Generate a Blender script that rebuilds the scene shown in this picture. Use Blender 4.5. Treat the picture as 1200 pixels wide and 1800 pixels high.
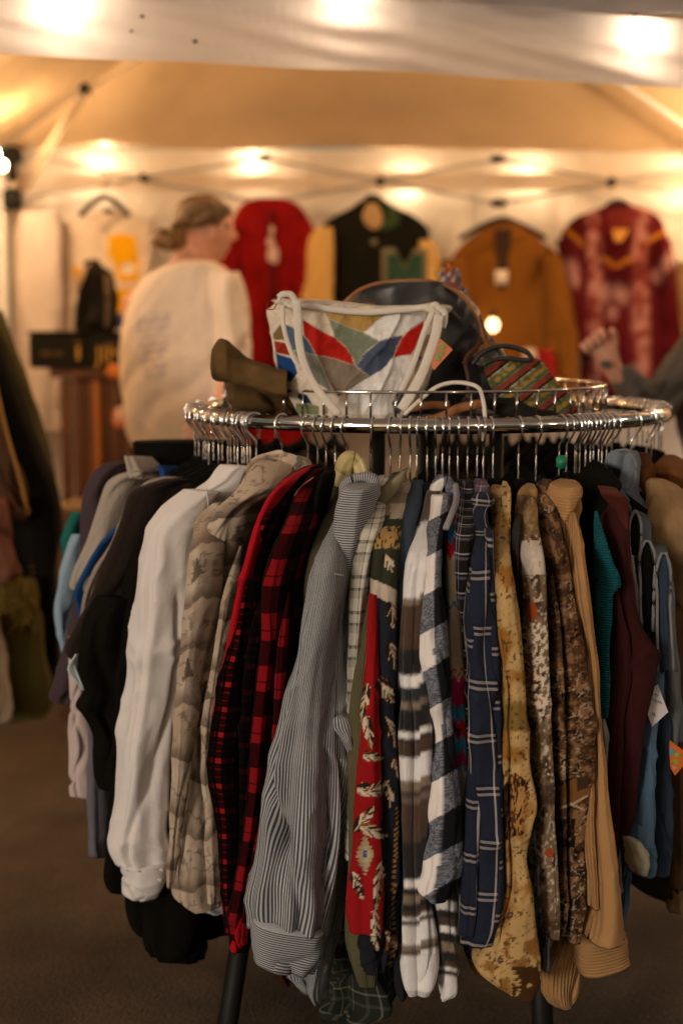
import bpy, bmesh, math, random
import numpy as np
from mathutils import Vector

# ------------------------------------------------------------------ camera, light, exposure
S = bpy.context.scene
for o in list(bpy.data.objects): bpy.data.objects.remove(o)
H = 1.30
TH = math.atan(327/2500.0)
F = 2500.0
cd = bpy.data.cameras.new('camera'); cam = bpy.data.objects.new('camera', cd)
S.collection.objects.link(cam); S.camera = cam
cam.location = (0, 0, H); cam.rotation_euler = (math.radians(90)-TH, 0, 0)
cd.sensor_fit = 'HORIZONTAL'; cd.sensor_width = 24; cd.lens = 50; cd.clip_start = .05; cd.clip_end = 300
cd.dof.use_dof = True; cd.dof.focus_distance = 2.22; cd.dof.aperture_fstop = 2.0; cd.dof.aperture_blades = 0

W = bpy.data.worlds.new('World'); S.world = W; W.use_nodes = True
wn = W.node_tree; wn.nodes.clear()
wo = wn.nodes.new('ShaderNodeOutputWorld'); wb = wn.nodes.new('ShaderNodeBackground')
sk = wn.nodes.new('ShaderNodeTexSky'); sk.sky_type = 'NISHITA'; sk.sun_disc = False
SUN_EL, SUN_AZ = math.radians(6.5), math.radians(216)     # low sun lamp behind the photographer, added as soft dusk fill
sk.sun_elevation = SUN_EL; sk.sun_rotation = SUN_AZ
wb.inputs['Strength'].default_value = 0.05
wn.links.new(sk.outputs[0], wb.inputs[0]); wn.links.new(wb.outputs[0], wo.inputs[0])
sl = bpy.data.lights.new('sun', 'SUN'); sl.energy = 1.15; sl.angle = math.radians(13); sl.color = (1, .91, .82)
so = bpy.data.objects.new('sun', sl); S.collection.objects.link(so)
sdir = Vector((math.sin(SUN_AZ)*math.cos(SUN_EL), math.cos(SUN_AZ)*math.cos(SUN_EL), math.sin(SUN_EL)))
so.rotation_euler = sdir.to_track_quat('Z', 'Y').to_euler()
S.view_settings.view_transform = 'Standard'; S.view_settings.look = 'None'
S.view_settings.exposure = 0.0; S.view_settings.gamma = 1.0
S.render.engine = 'CYCLES'; S.cycles.use_denoising = True; S.cycles.max_bounces = 8
S.cycles.diffuse_bounces = 4; S.cycles.glossy_bounces = 4; S.cycles.transmission_bounces = 4
S.cycles.sample_clamp_indirect = 4

# ------------------------------------------------------------------ maths
ct, st = math.cos(TH), math.sin(TH)
def P(px, py, Y):
    """point of the place that stands at distance Y (metres ahead of the photographer)"""
    dx = (px-600)/F; dy = (py-900)/F
    k = Y/(ct - dy*st)
    return Vector((dx*k, Y, H + (-st - dy*ct)*k))
def proj(V):
    x = V[..., 0]; y = V[..., 1]; z = V[..., 2]-H
    zc = y*ct - z*st; up = y*st + z*ct
    return 600 + F*x/zc, 900 - F*up/zc
CX, CY = 0.168, 2.80            # centre of the round rack
RAIL, RZ = 0.46, 1.136
def circ(px, py, R, cx=CX, cy=CY, far=False):
    dx = (px-600)/F; dy = (py-900)/F
    k = dx/(ct - dy*st)
    a = k*k+1; b = -2*(k*cx+cy); c = cx*cx+cy*cy-R*R
    d = b*b-4*a*c
    if d <= 0: return -b/(2*a)
    return (-b + (1 if far else -1)*math.sqrt(d))/(2*a)

def vn(x, y, z=0.0):
    x, y, z = np.broadcast_arrays(np.asarray(x, float), np.asarray(y, float), np.asarray(z, float))
    xi = np.floor(x).astype(np.int64); yi = np.floor(y).astype(np.int64); zi = np.floor(z).astype(np.int64)
    xf = x-xi; yf = y-yi; zf = z-zi
    u = xf*xf*(3-2*xf); v = yf*yf*(3-2*yf); w = zf*zf*(3-2*zf)
    def h(i, j, k):
        n = (i*374761393 + j*668265263 + k*1274126177) & 0xffffffff
        n = ((n ^ (n >> 13))*1274126177) & 0xffffffff
        n = (n ^ (n >> 16)) & 0xffff
        return n/65535.0
    def L(a, b, t): return a+(b-a)*t
    return L(L(L(h(xi, yi, zi), h(xi+1, yi, zi), u), L(h(xi, yi+1, zi), h(xi+1, yi+1, zi), u), v),
             L(L(h(xi, yi, zi+1), h(xi+1, yi, zi+1), u), L(h(xi, yi+1, zi+1), h(xi+1, yi+1, zi+1), u), v), w)
def fbm(x, y, z=0.0, o=4):
    s = 0; a = .5; t = 0
    for i in range(o):
        s = s + a*vn(x*2**i+i*7.3, y*2**i+i*3.1, z+i*11.7); t += a; a *= .5
    return s/t
def sm(a, b, x):
    t = np.clip((x-a)/(b-a), 0, 1); return t*t*(3-2*t)
def lin1(c):
    c = c/255.0
    return c/12.92 if c <= .04045 else ((c+.055)/1.055)**2.4
KC = 1.15
def C3(r, g, b, k=None):
    k = KC if k is None else k
    return np.array([min(.86, lin1(v)*k) for v in (r, g, b)])

# ------------------------------------------------------------------ materials
class M:
    def __init__(s, name):
        s.m = bpy.data.materials.new(name); s.m.use_nodes = True
        s.t = s.m.node_tree; s.b = s.t.nodes['Principled BSDF']; s.o = s.t.nodes['Material Output']
    def n(s, t, **k):
        x = s.t.nodes.new(t)
        for a, v in k.items():
            setattr(x, a, v)
        return x
    def l(s, a, b): s.t.links.new(a, b)
    def math(s, op, a, b=None, c=None):
        x = s.n('ShaderNodeMath', operation=op)
        for i, v in enumerate((a, b, c)):
            if v is None: continue
            if isinstance(v, (int, float)): x.inputs[i].default_value = v
            else: s.l(v, x.inputs[i])
        return x.outputs[0]
    def mix(s, f, a, b, mode='MIX'):
        x = s.n('ShaderNodeMix', data_type='RGBA', blend_type=mode)
        if isinstance(f, (int, float)): x.inputs[0].default_value = f
        else: s.l(f, x.inputs[0])
        for i, v in ((6, a), (7, b)):
            if hasattr(v, 'links'): s.l(v, x.inputs[i])
            else: x.inputs[i].default_value = (*[float(q) for q in v], 1)
        return x.outputs[2]
    def noise(s, vec, scale, detail=3, rough=.5):
        x = s.n('ShaderNodeTexNoise'); x.inputs['Scale'].default_value = scale
        x.inputs['Detail'].default_value = detail; x.inputs['Roughness'].default_value = rough
        s.l(vec, x.inputs['Vector']); return x.outputs[0]
    def map(s, vec, sc, loc=(0, 0, 0)):
        x = s.n('ShaderNodeMapping'); x.inputs['Scale'].default_value = sc; x.inputs['Location'].default_value = loc
        s.l(vec, x.inputs['Vector']); return x.outputs[0]
    def ramp(s, f, stops, const=True):
        x = s.n('ShaderNodeValToRGB'); r = x.color_ramp; r.interpolation = 'CONSTANT' if const else 'LINEAR'
        while len(r.elements) > 1: r.elements.remove(r.elements[-1])
        r.elements[0].position = stops[0][0]; r.elements[0].color = (*[float(q) for q in stops[0][1]], 1)
        for p, c in stops[1:]:
            e = r.elements.new(p); e.color = (*[float(q) for q in c], 1)
        s.l(f, x.inputs[0]); return x.outputs[0]

def solid(name, c, rough=.6, metal=0, var=.12, scale=30, bump=0., spec=.5):
    m = M(name); tc = m.n('ShaderNodeTexCoord').outputs['Object']
    nz = m.noise(tc, scale)
    f = m.math('MULTIPLY_ADD', nz, 2*var, 1-var)
    col = m.mix(1.0, c, (1, 1, 1), 'MULTIPLY')
    mm = m.n('ShaderNodeVectorMath', operation='SCALE'); m.l(col, mm.inputs[0]); m.l(f, mm.inputs['Scale'])
    m.l(mm.outputs[0], m.b.inputs['Base Color'])
    m.b.inputs['Roughness'].default_value = rough; m.b.inputs['Metallic'].default_value = metal
    m.b.inputs['Specular IOR Level'].default_value = spec
    if bump:
        bp = m.n('ShaderNodeBump'); bp.inputs['Strength'].default_value = .6; bp.inputs['Distance'].default_value = bump
        m.l(nz, bp.inputs['Height']); m.l(bp.outputs[0], m.b.inputs['Normal'])
    return m.m

def finish_cloth(m, col, weave=.0004, wrinkle=.004, fuzz=0.06, var=.16, ribs=None, rough=.92, spec=.06):
    uv = m.n('ShaderNodeUVMap').outputs[0]
    n1 = m.noise(m.map(uv, (7, 3, 1)), 1.6, 4, .6)
    f = m.math('MULTIPLY_ADD', n1, 2*var, 1-var)
    n2 = m.noise(uv, 900, 1)
    f = m.math('MULTIPLY', f, m.math('MULTIPLY_ADD', n2, .30, .85))
    mm = m.n('ShaderNodeVectorMath', operation='SCALE'); m.l(col, mm.inputs[0]); m.l(f, mm.inputs['Scale'])
    m.l(mm.outputs[0], m.b.inputs['Base Color'])
    m.b.inputs['Roughness'].default_value = rough
    m.b.inputs['Specular IOR Level'].default_value = spec
    m.b.inputs['Sheen Weight'].default_value = fuzz*.25; m.b.inputs['Sheen Roughness'].default_value = .6
    wr = m.noise(m.map(uv, (22, 11, 1)), 1.0, 5, .62)
    hgt = m.math('MULTIPLY', wr, wrinkle*1.1)
    hgt = m.math('ADD', hgt, m.math('MULTIPLY', m.noise(uv, 700, 2), weave))
    if ribs:
        sep = m.n('ShaderNodeSeparateXYZ'); m.l(uv, sep.inputs[0])
        x = sep.outputs[ribs[2]]
        s_ = m.math('SINE', m.math('MULTIPLY', x, 2*math.pi/ribs[0]))
        hgt = m.math('ADD', hgt, m.math('MULTIPLY', s_, ribs[1]))
    bp = m.n('ShaderNodeBump'); bp.inputs['Strength'].default_value = 1; bp.inputs['Distance'].default_value = 1
    m.l(hgt, bp.inputs['Height']); m.l(bp.outputs[0], m.b.inputs['Normal'])
    return m.m
def cloth(name, c, **k):
    m = M(name)
    return finish_cloth(m, m.mix(1.0, c, (1, 1, 1), 'MULTIPLY'), **k)
def vcloth(name, **k):
    m = M(name); a = m.n('ShaderNodeAttribute', attribute_name='Col')
    return finish_cloth(m, a.outputs['Color'], **k)
def uvfract(m, axis, period, off=0.):
    uv = m.n('ShaderNodeUVMap').outputs[0]; sep = m.n('ShaderNodeSeparateXYZ'); m.l(uv, sep.inputs[0])
    w = m.noise(m.map(uv, (9, 5, 1)), 1, 2)
    x = m.math('MULTIPLY_ADD', w, period*.12, sep.outputs[axis])
    x = m.math('ADD', x, off)
    return m.math('FRACT', m.math('DIVIDE', x, period))
def stripes(name, c0, c1, period, duty=.5, axis=0, **k):
    m = M(name); f = uvfract(m, axis, period)
    return finish_cloth(m, m.ramp(f, [(0, c0), (duty, c1)]), **k)
def plaid(name, ustops, vstops, pu, pv, mixf=.5, extra=None, off=(0, 0), **k):
    m = M(name)
    if extra is not None:
        a_ = m.ramp(uvfract(m, 0, pu, off[0]), [(p_, (c_,)*3) for p_, c_ in ustops]); b_ = m.ramp(uvfract(m, 1, pv, off[1]), [(p_, (c_,)*3) for p_, c_ in vstops])
        return finish_cloth(m, m.mix(1.0, m.mix(1.0, a_, b_, 'MULTIPLY'), extra, 'MULTIPLY'), **k)
    cu = m.ramp(uvfract(m, 0, pu, off[0]), ustops); cv = m.ramp(uvfract(m, 1, pv, off[1]), vstops)
    col = m.mix(mixf, cu, cv)
    return finish_cloth(m, col, **k)

# ------------------------------------------------------------------ objects
def tag(o, label=None, cat=None, group=None, kind=None):
    if label: o['label'] = label
    if cat: o['category'] = cat
    if group: o['group'] = group
    if kind: o['kind'] = kind
    return o
def wloc(o):
    v = Vector(o.location)
    while o.parent: o = o.parent; v += Vector(o.location)
    return v
def mesh(name, V, Fc, mat, parent=None, uv=None, col=None, smooth=True):
    V = np.asarray(V, float).reshape(-1, 3)
    if parent is None:
        org = np.array([(V[:, 0].min()+V[:, 0].max())/2, (V[:, 1].min()+V[:, 1].max())/2, V[:, 2].min()]); loc = org
    else:
        org = np.array(wloc(parent)); loc = (0, 0, 0)
    me = bpy.data.meshes.new(name); me.from_pydata((V-org).tolist(), [], Fc); me.update()
    if smooth: me.polygons.foreach_set('use_smooth', [True]*len(me.polygons))
    me.materials.append(mat)
    li = np.empty(len(me.loops), np.int32); me.loops.foreach_get('vertex_index', li)
    if uv is not None:
        l = me.uv_layers.new(name='UVMap'); l.data.foreach_set('uv', np.asarray(uv)[li].astype(np.float32).ravel())
    if col is not None:
        a = me.color_attributes.new('Col', 'FLOAT_COLOR', 'POINT')
        a.data.foreach_set('color', np.c_[col, np.ones(len(col))].astype(np.float32).ravel())
    o = bpy.data.objects.new(name, me); S.collection.objects.link(o)
    o.location = loc
    if parent: o.parent = parent
    return o
def empty(name, loc, label, cat, group=None):
    o = bpy.data.objects.new(name, None); S.collection.objects.link(o); o.location = loc; o.empty_display_size = .05
    return tag(o, label, cat, group)

class MB:
    """collects simple solids into one mesh"""
    def __init__(s): s.V = []; s.F = []; s.UV = []; s.n = 0
    def add(s, V, Fc, uv=None):
        V = np.asarray(V, float).reshape(-1, 3)
        s.V.append(V); s.F += [[i+s.n for i in f] for f in Fc]
        s.UV.append(np.asarray(uv, float) if uv is not None else V[:, [0, 2]]); s.n += len(V); return s
    def box(s, c, d, bev=.0, rz=0.):
        c = Vector(c); bm = bmesh.new(); bmesh.ops.create_cube(bm, size=1)
        for v in bm.verts: v.co = Vector((v.co.x*d[0], v.co.y*d[1], v.co.z*d[2]))
        if bev: bmesh.ops.bevel(bm, geom=bm.edges[:], offset=bev, segments=2, affect='EDGES')
        cr, sr = math.cos(rz), math.sin(rz)
        V = [(c.x+v.co.x*cr-v.co.y*sr, c.y+v.co.x*sr+v.co.y*cr, c.z+v.co.z) for v in bm.verts]
        bm.verts.index_update(); Fc = [[v.index for v in f.verts] for f in bm.faces]; bm.free()
        return s.add(V, Fc)
    def sweep(s, pts, rw, rt=None, up=(0, 0, 1), n=10, closed=False):
        V, Fc, uv = sweepdata(pts, rw, rt, up, n, closed); return s.add(V, Fc, uv)
    def ball(s, c, r, n=12):
        V = []; Fc = []
        if isinstance(r, (int, float)): r = (r, r, r)
        for i in range(n+1):
            t = math.pi*i/n
            for j in range(2*n):
                p = math.pi*j/n
                V.append((c[0]+r[0]*math.sin(t)*math.cos(p), c[1]+r[1]*math.sin(t)*math.sin(p), c[2]+r[2]*math.cos(t)))
        m = 2*n
        for i in range(n):
            for j in range(m): Fc.append([i*m+j, (i+1)*m+j, (i+1)*m+(j+1) % m, i*m+(j+1) % m])
        return s.add(V, Fc)
    def build(s, name, mat, parent=None, smooth=True):
        return mesh(name, np.concatenate(s.V), s.F, mat, parent, np.concatenate(s.UV), None, smooth)

def crom(P_, n):
    """Catmull-Rom through rows of P_, resampled to n rows"""
    P_ = np.asarray(P_, float); k = len(P_)
    if k == 2:
        t = np.linspace(0, 1, n)[:, None]; return P_[0]*(1-t)+P_[1]*t
    d = np.maximum(1e-6, np.sqrt((np.diff(P_[:, :3], axis=0)**2).sum(1))); s = np.r_[0, np.cumsum(d)]
    m = np.zeros_like(P_)
    sl = np.diff(P_, axis=0)/d[:, None]
    m[0] = sl[0]; m[-1] = sl[-1]
    for i in range(1, k-1):
        m[i] = (sl[i-1]*d[i]+sl[i]*d[i-1])/(d[i-1]+d[i])
        bad = sl[i-1]*sl[i] <= 0
        m[i][bad] *= .3
    q = np.linspace(0, s[-1], n); idx = np.clip(np.searchsorted(s, q, 'right')-1, 0, k-2)
    h = d[idx][:, None]; t = ((q-s[idx])/d[idx])[:, None]
    return ((2*t**3-3*t**2+1)*P_[idx]+(t**3-2*t**2+t)*h*m[idx]+(-2*t**3+3*t**2)*P_[idx+1]+(t**3-t**2)*h*m[idx+1])

def sweepdata(pts, rw, rt=None, up=(0, 0, 1), n=10, closed=False, res=None):
    pts = [np.array(p, float) for p in pts]; rt = rw if rt is None else rt
    A = np.array(pts)
    if res: A = crom(A, res)
    k = len(A); up = np.array(up, float)
    rws = np.interp(np.linspace(0, 1, k), np.linspace(0, 1, len(rw)), rw) if hasattr(rw, '__len__') else np.full(k, rw)
    rts = np.interp(np.linspace(0, 1, k), np.linspace(0, 1, len(rt)), rt) if hasattr(rt, '__len__') else np.full(k, rt)
    if closed: T = np.roll(A, -1, 0)-np.roll(A, 1, 0)
    else: T = np.gradient(A, axis=0)
    T /= np.maximum(1e-9, np.linalg.norm(T, axis=1))[:, None]
    V = []; uv = []; L = 0
    for i in range(k):
        sd = np.cross(T[i], up); nl = np.linalg.norm(sd)
        sd = sd/nl if nl > 1e-4 else np.cross(T[i], (1, .01, 0)); sd /= np.linalg.norm(sd)
        u2 = np.cross(sd, T[i])
        if i: L += np.linalg.norm(A[i]-A[i-1])
        for j in range(n):
            a = 2*math.pi*j/n
            V.append(A[i]+sd*math.cos(a)*rws[i]+u2*math.sin(a)*rts[i]); uv.append((j/n*4*rws[i], L))
    Fc = []
    for i in range(k if closed else k-1):
        for j in range(n):
            a = i*n+j; b = i*n+(j+1) % n; c = ((i+1) % k)*n+(j+1) % n; d = ((i+1) % k)*n+j
            Fc.append([a, b, c, d])
    if not closed:
        Fc.append(list(range(n))[::-1]); Fc.append([(k-1)*n+j for j in range(n)])
    return V, Fc, uv
def sweep(name, pts, rw, mat, parent=None, rt=None, up=(0, 0, 1), n=10, closed=False, res=None):
    V, Fc, uv = sweepdata(pts, rw, rt, up, n, closed, res)
    return mesh(name, V, Fc, mat, parent, uv)

_sd = [0]
def loft(name, rows, mat, parent=None, R=(.52, .64), dy=0., a=.05, flat=None, T=.03, fold=.19, wr=.0034,
         colf=None, bmax=.07, cx=CX, cy=CY, far=False, dens=3.0, nfold=(3, 5, 9), sq=.68, val=1.0, lip=True, seed=None,
         flare=0.):
    """hollow cloth form through sections. rows: (y, left, right) seen from the stand, or (ax, ay, bx, by).
    flat=(Ya, Yb): sections run between those two distances; else they sit on the ring at radius R."""
    _sd[0] += 1; sd = _sd[0]*13.7 if seed is None else seed
    rr = [(r[1], r[0], r[2], r[0]) if len(r) == 3 else r for r in rows]
    A = np.array(rr, float)
    ln = np.sqrt((np.diff((A[:, :2]+A[:, 2:])/2, axis=0)**2).sum(1)).sum()
    wpx = np.sqrt(((A[:, :2]-A[:, 2:])**2).sum(1)).max()
    nv = int(min(420, max(24, ln/dens))); nu = int(min(180 if dens > 1.2 else 560, max(28, wpx*2.3/dens)))
    if colf is None and dens <= 3: nv = min(nv, 200); nu = max(64, min(nu, 120))
    K = crom(A, nv)
    th = np.linspace(0, 2*math.pi, nu, endpoint=False)
    V = np.zeros((nv, nu, 3)); U = np.zeros((nv, nu, 2)); vl = 0; prev = None
    per = []; tt = np.linspace(0, 1, nv)
    cs = np.sign(np.cos(th))*np.abs(np.cos(th))**sq; ss = np.sign(np.sin(th))*np.abs(np.sin(th))**sq
    secs = []
    for i in range(nv):
        ax, ay, bx, by = K[i]; t = tt[i]
        mx, my = (ax+bx)/2, (ay+by)/2
        if flat:
            f = flat
            Ya = f[0]+(f[2]-f[0])*t if len(f) > 2 else f[0]; Yb = f[1]+(f[3]-f[1])*t if len(f) > 2 else f[1]
            pa = np.array(P(ax, ay, Ya)); pb = np.array(P(bx, by, Yb))
            c = (pa+pb)/2; hw = (pb-pa)/2
            L = np.linalg.norm(hw); h2 = hw/max(L, 1e-6)
            tv = np.array((h2[1], -h2[0], 0)); nn = np.linalg.norm(tv); tv = tv/nn if nn > .2 else np.array((0, -1., 0))
            TT = min(T, max(L*1.5, .004))
            secs.append((c, hw, tv*TT))
        else:
            te = min(1, t/.16); te = te*te*(3-2*te)
            Rr = R[0]+(R[1]-R[0])*te if len(R) == 2 else float(np.interp(t, np.linspace(0, 1, len(R)), R))
            Y = circ(mx, my, Rr, cx, cy, far)+dy
            c = np.array(P(mx, my, Y)); zc = c[1]*ct-(c[2]-H)*st
            Wm = abs(bx-ax)/2*zc/F
            eu = np.array((c[0]-cx, c[1]-cy, 0)); eu /= max(np.linalg.norm(eu), 1e-6)
            ev = np.array((-eu[1], eu[0], 0))
            ray = np.array((c[0], c[1])); ray /= np.linalg.norm(ray); sx = np.array((ray[1], -ray[0], 0))
            pu, pv = abs(eu@sx), abs(ev@sx)
            aa = min(a, max(Wm*2.5, .02))
            if aa*pu > .85*Wm: aa = .85*Wm/max(pu, 1e-3)
            bb = math.sqrt(max(Wm**2-(aa*pu)**2, 1e-8))/max(pv, .05)
            if bb > bmax:
                bb = bmax; aa = math.sqrt(max(Wm**2-(bb*pv)**2, 1e-8))/max(pu, .15)
            sg = 1 if ev@sx > 0 else -1
            secs.append((c, eu*aa*1.0, ev*bb))
    for i, (c, A1, B1) in enumerate(secs):
        la, lb = np.linalg.norm(A1), np.linalg.norm(B1); t = tt[i]
        if flat: s0, c0 = -ss, cs       # width along cos, thickness toward viewer along -sin
        else: s0, c0 = ss, -cs          # theta 0 faces the middle of the rack
        X = c0[:, None]*A1+(s0[:, None]*B1 if not flat else -s0[:, None]*B1*1.0)
        if flat: X = c0[:, None]*A1+ss[:, None]*B1
        N = c0[:, None]*A1/max(la, 1e-5)**2+(ss if flat else s0)[:, None]*B1/max(lb, 1e-5)**2
        N /= np.maximum(np.linalg.norm(N, axis=1), 1e-6)[:, None]
        mn = min(la, lb)
        if fold:
            d = 0
            for kf, n_ in enumerate(nfold):
                aa_ = n_*th+sd*(kf+1)+2.2*float(vn(t*3+sd, kf*5.))*2
                d = d+(.45*np.sin(aa_)+.55*(2/math.pi)*np.arcsin(np.sin(aa_)*.98))*(.6, .45, .25)[kf % 3]
            e = min(1, t/.2)
            for kf in range(3):
                ph = sd*(1.7+kf)+1.6*float(vn(t*2.2+sd*.7, kf*9.))*2
                w_ = .16+.10*float(vn(t*3, sd+kf))
                dd = np.abs(np.mod(th-ph+math.pi, 2*math.pi)-math.pi)
                d = d-2.6*val*np.exp(-(dd/w_)**2)*(.35+.9*float(vn(t*2.6+kf, sd*.3)))*e
            X = X+N*(d*fold*mn*(.25+.9*t))[:, None]
        V[i] = c+X
        U[i, :, 0] = 0
    # UV: arc length on the median section, metres
    im = nv//2; ring = V[im]; seg = np.linalg.norm(np.roll(ring, -1, 0)-ring, axis=1); arc = np.r_[0, np.cumsum(seg)[:-1]]
    cc = np.array([s_[0] for s_ in secs]); vv = np.r_[0, np.cumsum(np.linalg.norm(np.diff(cc, axis=0), axis=1))]
    U[:, :, 0] = arc[None]; U[:, :, 1] = vv[:, None]
    if wr:
        C_ = cc[:, None, :]; D = V-C_; D /= np.maximum(np.linalg.norm(D, axis=2), 1e-6)[..., None]
        q = V*1.0
        rn = vn(q[..., 0]*11+sd, q[..., 2]*4+q[..., 0]*5, q[..., 1]*11); r2 = vn(q[..., 0]*24-q[..., 2]*14+sd, q[..., 2]*11+q[..., 0]*9, q[..., 1]*22)
        rdg = (1-np.abs(2*rn-1))**2*1.4+(1-np.abs(2*r2-1))**3*.6
        r3 = vn(q[..., 0]*7+q[..., 2]*9+sd*3, q[..., 2]*8-q[..., 0]*8, q[..., 1]*9)
        tq = np.linspace(0, 1, nv)[:, None]; el_ = np.exp(-((tq-.47)/.13)**2)+.7*np.exp(-((tq-.9)/.08)**2)+.25
        rdg = rdg+(1-np.abs(2*r3-1))**4*1.6*el_-.5*el_
        V = V+D*((rdg-.8)*wr)[..., None]
    col = None
    if colf is not None:
        px, py = proj(V); xi = (th/(2*math.pi))[None]+0*px
        col = np.clip(colf(px, py, U[..., 0], U[..., 1]), 0, 1).reshape(-1, 3)
    Vf = V.reshape(-1, 3); Uf = U.reshape(-1, 2); Fc = []
    for i in range(nv-1):
        for j in range(nu):
            j2 = (j+1) % nu
            Fc.append([i*nu+j, i*nu+j2, (i+1)*nu+j2, (i+1)*nu+j])
    n0 = len(Vf)
    ext = [V[0].mean(0)+np.array((0, 0, .0))]; eu_ = [Uf[:nu].mean(0)]
    for j in range(nu): Fc.append([n0, (j+1) % nu, j])
    add = [np.array(ext)]; auv = [np.array(eu_)]
    if lip:
        c = cc[-1]; d = cc[-1]-cc[-2]; d /= max(np.linalg.norm(d), 1e-6)
        V1 = c+(V[-1]-c)*.90-d*.012; V2 = c+(V[-1]-c)*.6-d*.05
        add += [V1, V2]; auv += [U[-1]-(0, .01), U[-1]-(0, .04)]
        b0 = (nv-1)*nu; b1 = n0+1; b2 = b1+nu
        for j in range(nu):
            j2 = (j+1) % nu
            Fc.append([b0+j, b0+j2, b1+j2, b1+j]); Fc.append([b1+j, b1+j2, b2+j2, b2+j])
        Fc.append([b2+j for j in range(nu)])
    else:
        Fc.append([(nv-1)*nu+j for j in range(nu)])
    Vall = np.concatenate([Vf]+add); Uall = np.concatenate([Uf]+auv)
    if col is not None:
        ex = [col[:nu].mean(0)[None]]
        if lip: ex += [col[-nu:], col[-nu:]*.8]
        col = np.concatenate([col]+ex)
    return mesh(name, Vall, Fc, mat, parent, Uall, col)

def inpoly(px, py, poly):
    x = np.asarray(px); y = np.asarray(py); r = np.zeros(x.shape, bool); n = len(poly)
    for i in range(n):
        x1, y1 = poly[i]; x2, y2 = poly[(i+1) % n]
        if y1 == y2: continue
        c = ((y1 > y) != (y2 > y)) & (x < (x2-x1)*(y-y1)/(y2-y1)+x1)
        r ^= c
    return r
def put(col, mask, c):
    m = np.asarray(mask, float)[..., None] if mask.ndim == col.ndim-1 else mask
    return col*(1-m)+np.asarray(c)*m
def base(px, c): return np.ones(px.shape+(3,))*np.asarray(c)
# ================================================================== SETTING
def asphalt():
    m = M('asphalt'); tc = m.n('ShaderNodeTexCoord').outputs['Object']
    a = m.noise(tc, 1.6, 5, .65); b = m.noise(tc, 130, 4, .75)
    f = m.math('MULTIPLY', m.math('MULTIPLY_ADD', m.math('POWER', a, 2.2), 3.4, .30), m.math('MULTIPLY_ADD', m.math('POWER', b, 2.0), 3.4, .12))
    vo = m.n('ShaderNodeTexVoronoi'); vo.inputs['Scale'].default_value = 150; m.l(tc, vo.inputs['Vector'])
    g = m.ramp(vo.outputs['Distance'], [(0, (2.6, 2.5, 2.3)), (.16, (1, 1, 1)), (1, (.8, .8, .8))], False)
    col = m.mix(1.0, (.078, .055, .034), g, 'MULTIPLY')
    mm = m.n('ShaderNodeVectorMath', operation='SCALE'); m.l(col, mm.inputs[0]); m.l(f, mm.inputs['Scale'])
    m.l(mm.outputs[0], m.b.inputs['Base Color']); m.b.inputs['Roughness'].default_value = .85
    bp = m.n('ShaderNodeBump'); bp.inputs['Distance'].default_value = .003; bp.inputs['Strength'].default_value = .8
    m.l(m.math('ADD', b, vo.outputs['Distance']), bp.inputs['Height']); m.l(bp.outputs[0], m.b.inputs['Normal'])
    return m.m
mesh('ground', [(-40, -40, 0), (40, -40, 0), (40, 40, 0), (-40, 40, 0)], [[0, 1, 2, 3]], asphalt(), smooth=False)
bpy.data.objects['ground']['kind'] = 'structure'

def fabric(name, c, trans=.35, c2=None, bscale=3.):
    m = M(name); tc = m.n('ShaderNodeTexCoord').outputs['Object']
    n = m.noise(m.map(tc, (1, 1, .35)), bscale, 4, .55)
    f = m.math('MULTIPLY_ADD', n, .3, .85)
    mm = m.n('ShaderNodeVectorMath', operation='SCALE'); mm.inputs[0].default_value = c; m.l(f, mm.inputs['Scale'])
    d = m.n('ShaderNodeBsdfDiffuse'); t = m.n('ShaderNodeBsdfTranslucent')
    m.l(mm.outputs[0], d.inputs[0]); m.l(mm.outputs[0], t.inputs[0])
    g = m.n('ShaderNodeBsdfGlossy'); g.inputs['Roughness'].default_value = .38
    bp = m.n('ShaderNodeBump'); bp.inputs['Distance'].default_value = .03; bp.inputs['Strength'].default_value = .7
    n2 = m.noise(m.map(tc, (1, 1, .5)), 5, 4, .5)
    m.l(n2, bp.inputs['Height'])
    for s_ in (d, t, g): m.l(bp.outputs[0], s_.inputs['Normal'])
    x = m.n('ShaderNodeMixShader'); x.inputs[0].default_value = trans; m.l(d.outputs[0], x.inputs[1]); m.l(t.outputs[0], x.inputs[2])
    y = m.n('ShaderNodeMixShader'); y.inputs[0].default_value = .05; m.l(x.outputs[0], y.inputs[1]); m.l(g.outputs[0], y.inputs[2])
    m.l(y.outputs[0], m.o.inputs[0]); return m.m
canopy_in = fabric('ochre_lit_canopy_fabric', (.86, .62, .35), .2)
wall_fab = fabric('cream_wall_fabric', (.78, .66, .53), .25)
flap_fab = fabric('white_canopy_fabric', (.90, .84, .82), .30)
hem_fab = fabric('canopy_hem_fabric', (.90, .86, .86), .08)
post_m = solid('white_painted_steel', (.72, .70, .66), .45)
black_pl = solid('black_plastic', (.007, .0065, .005), .6, spec=.25)
blackfab = (.0065, .006, .0042)

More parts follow.
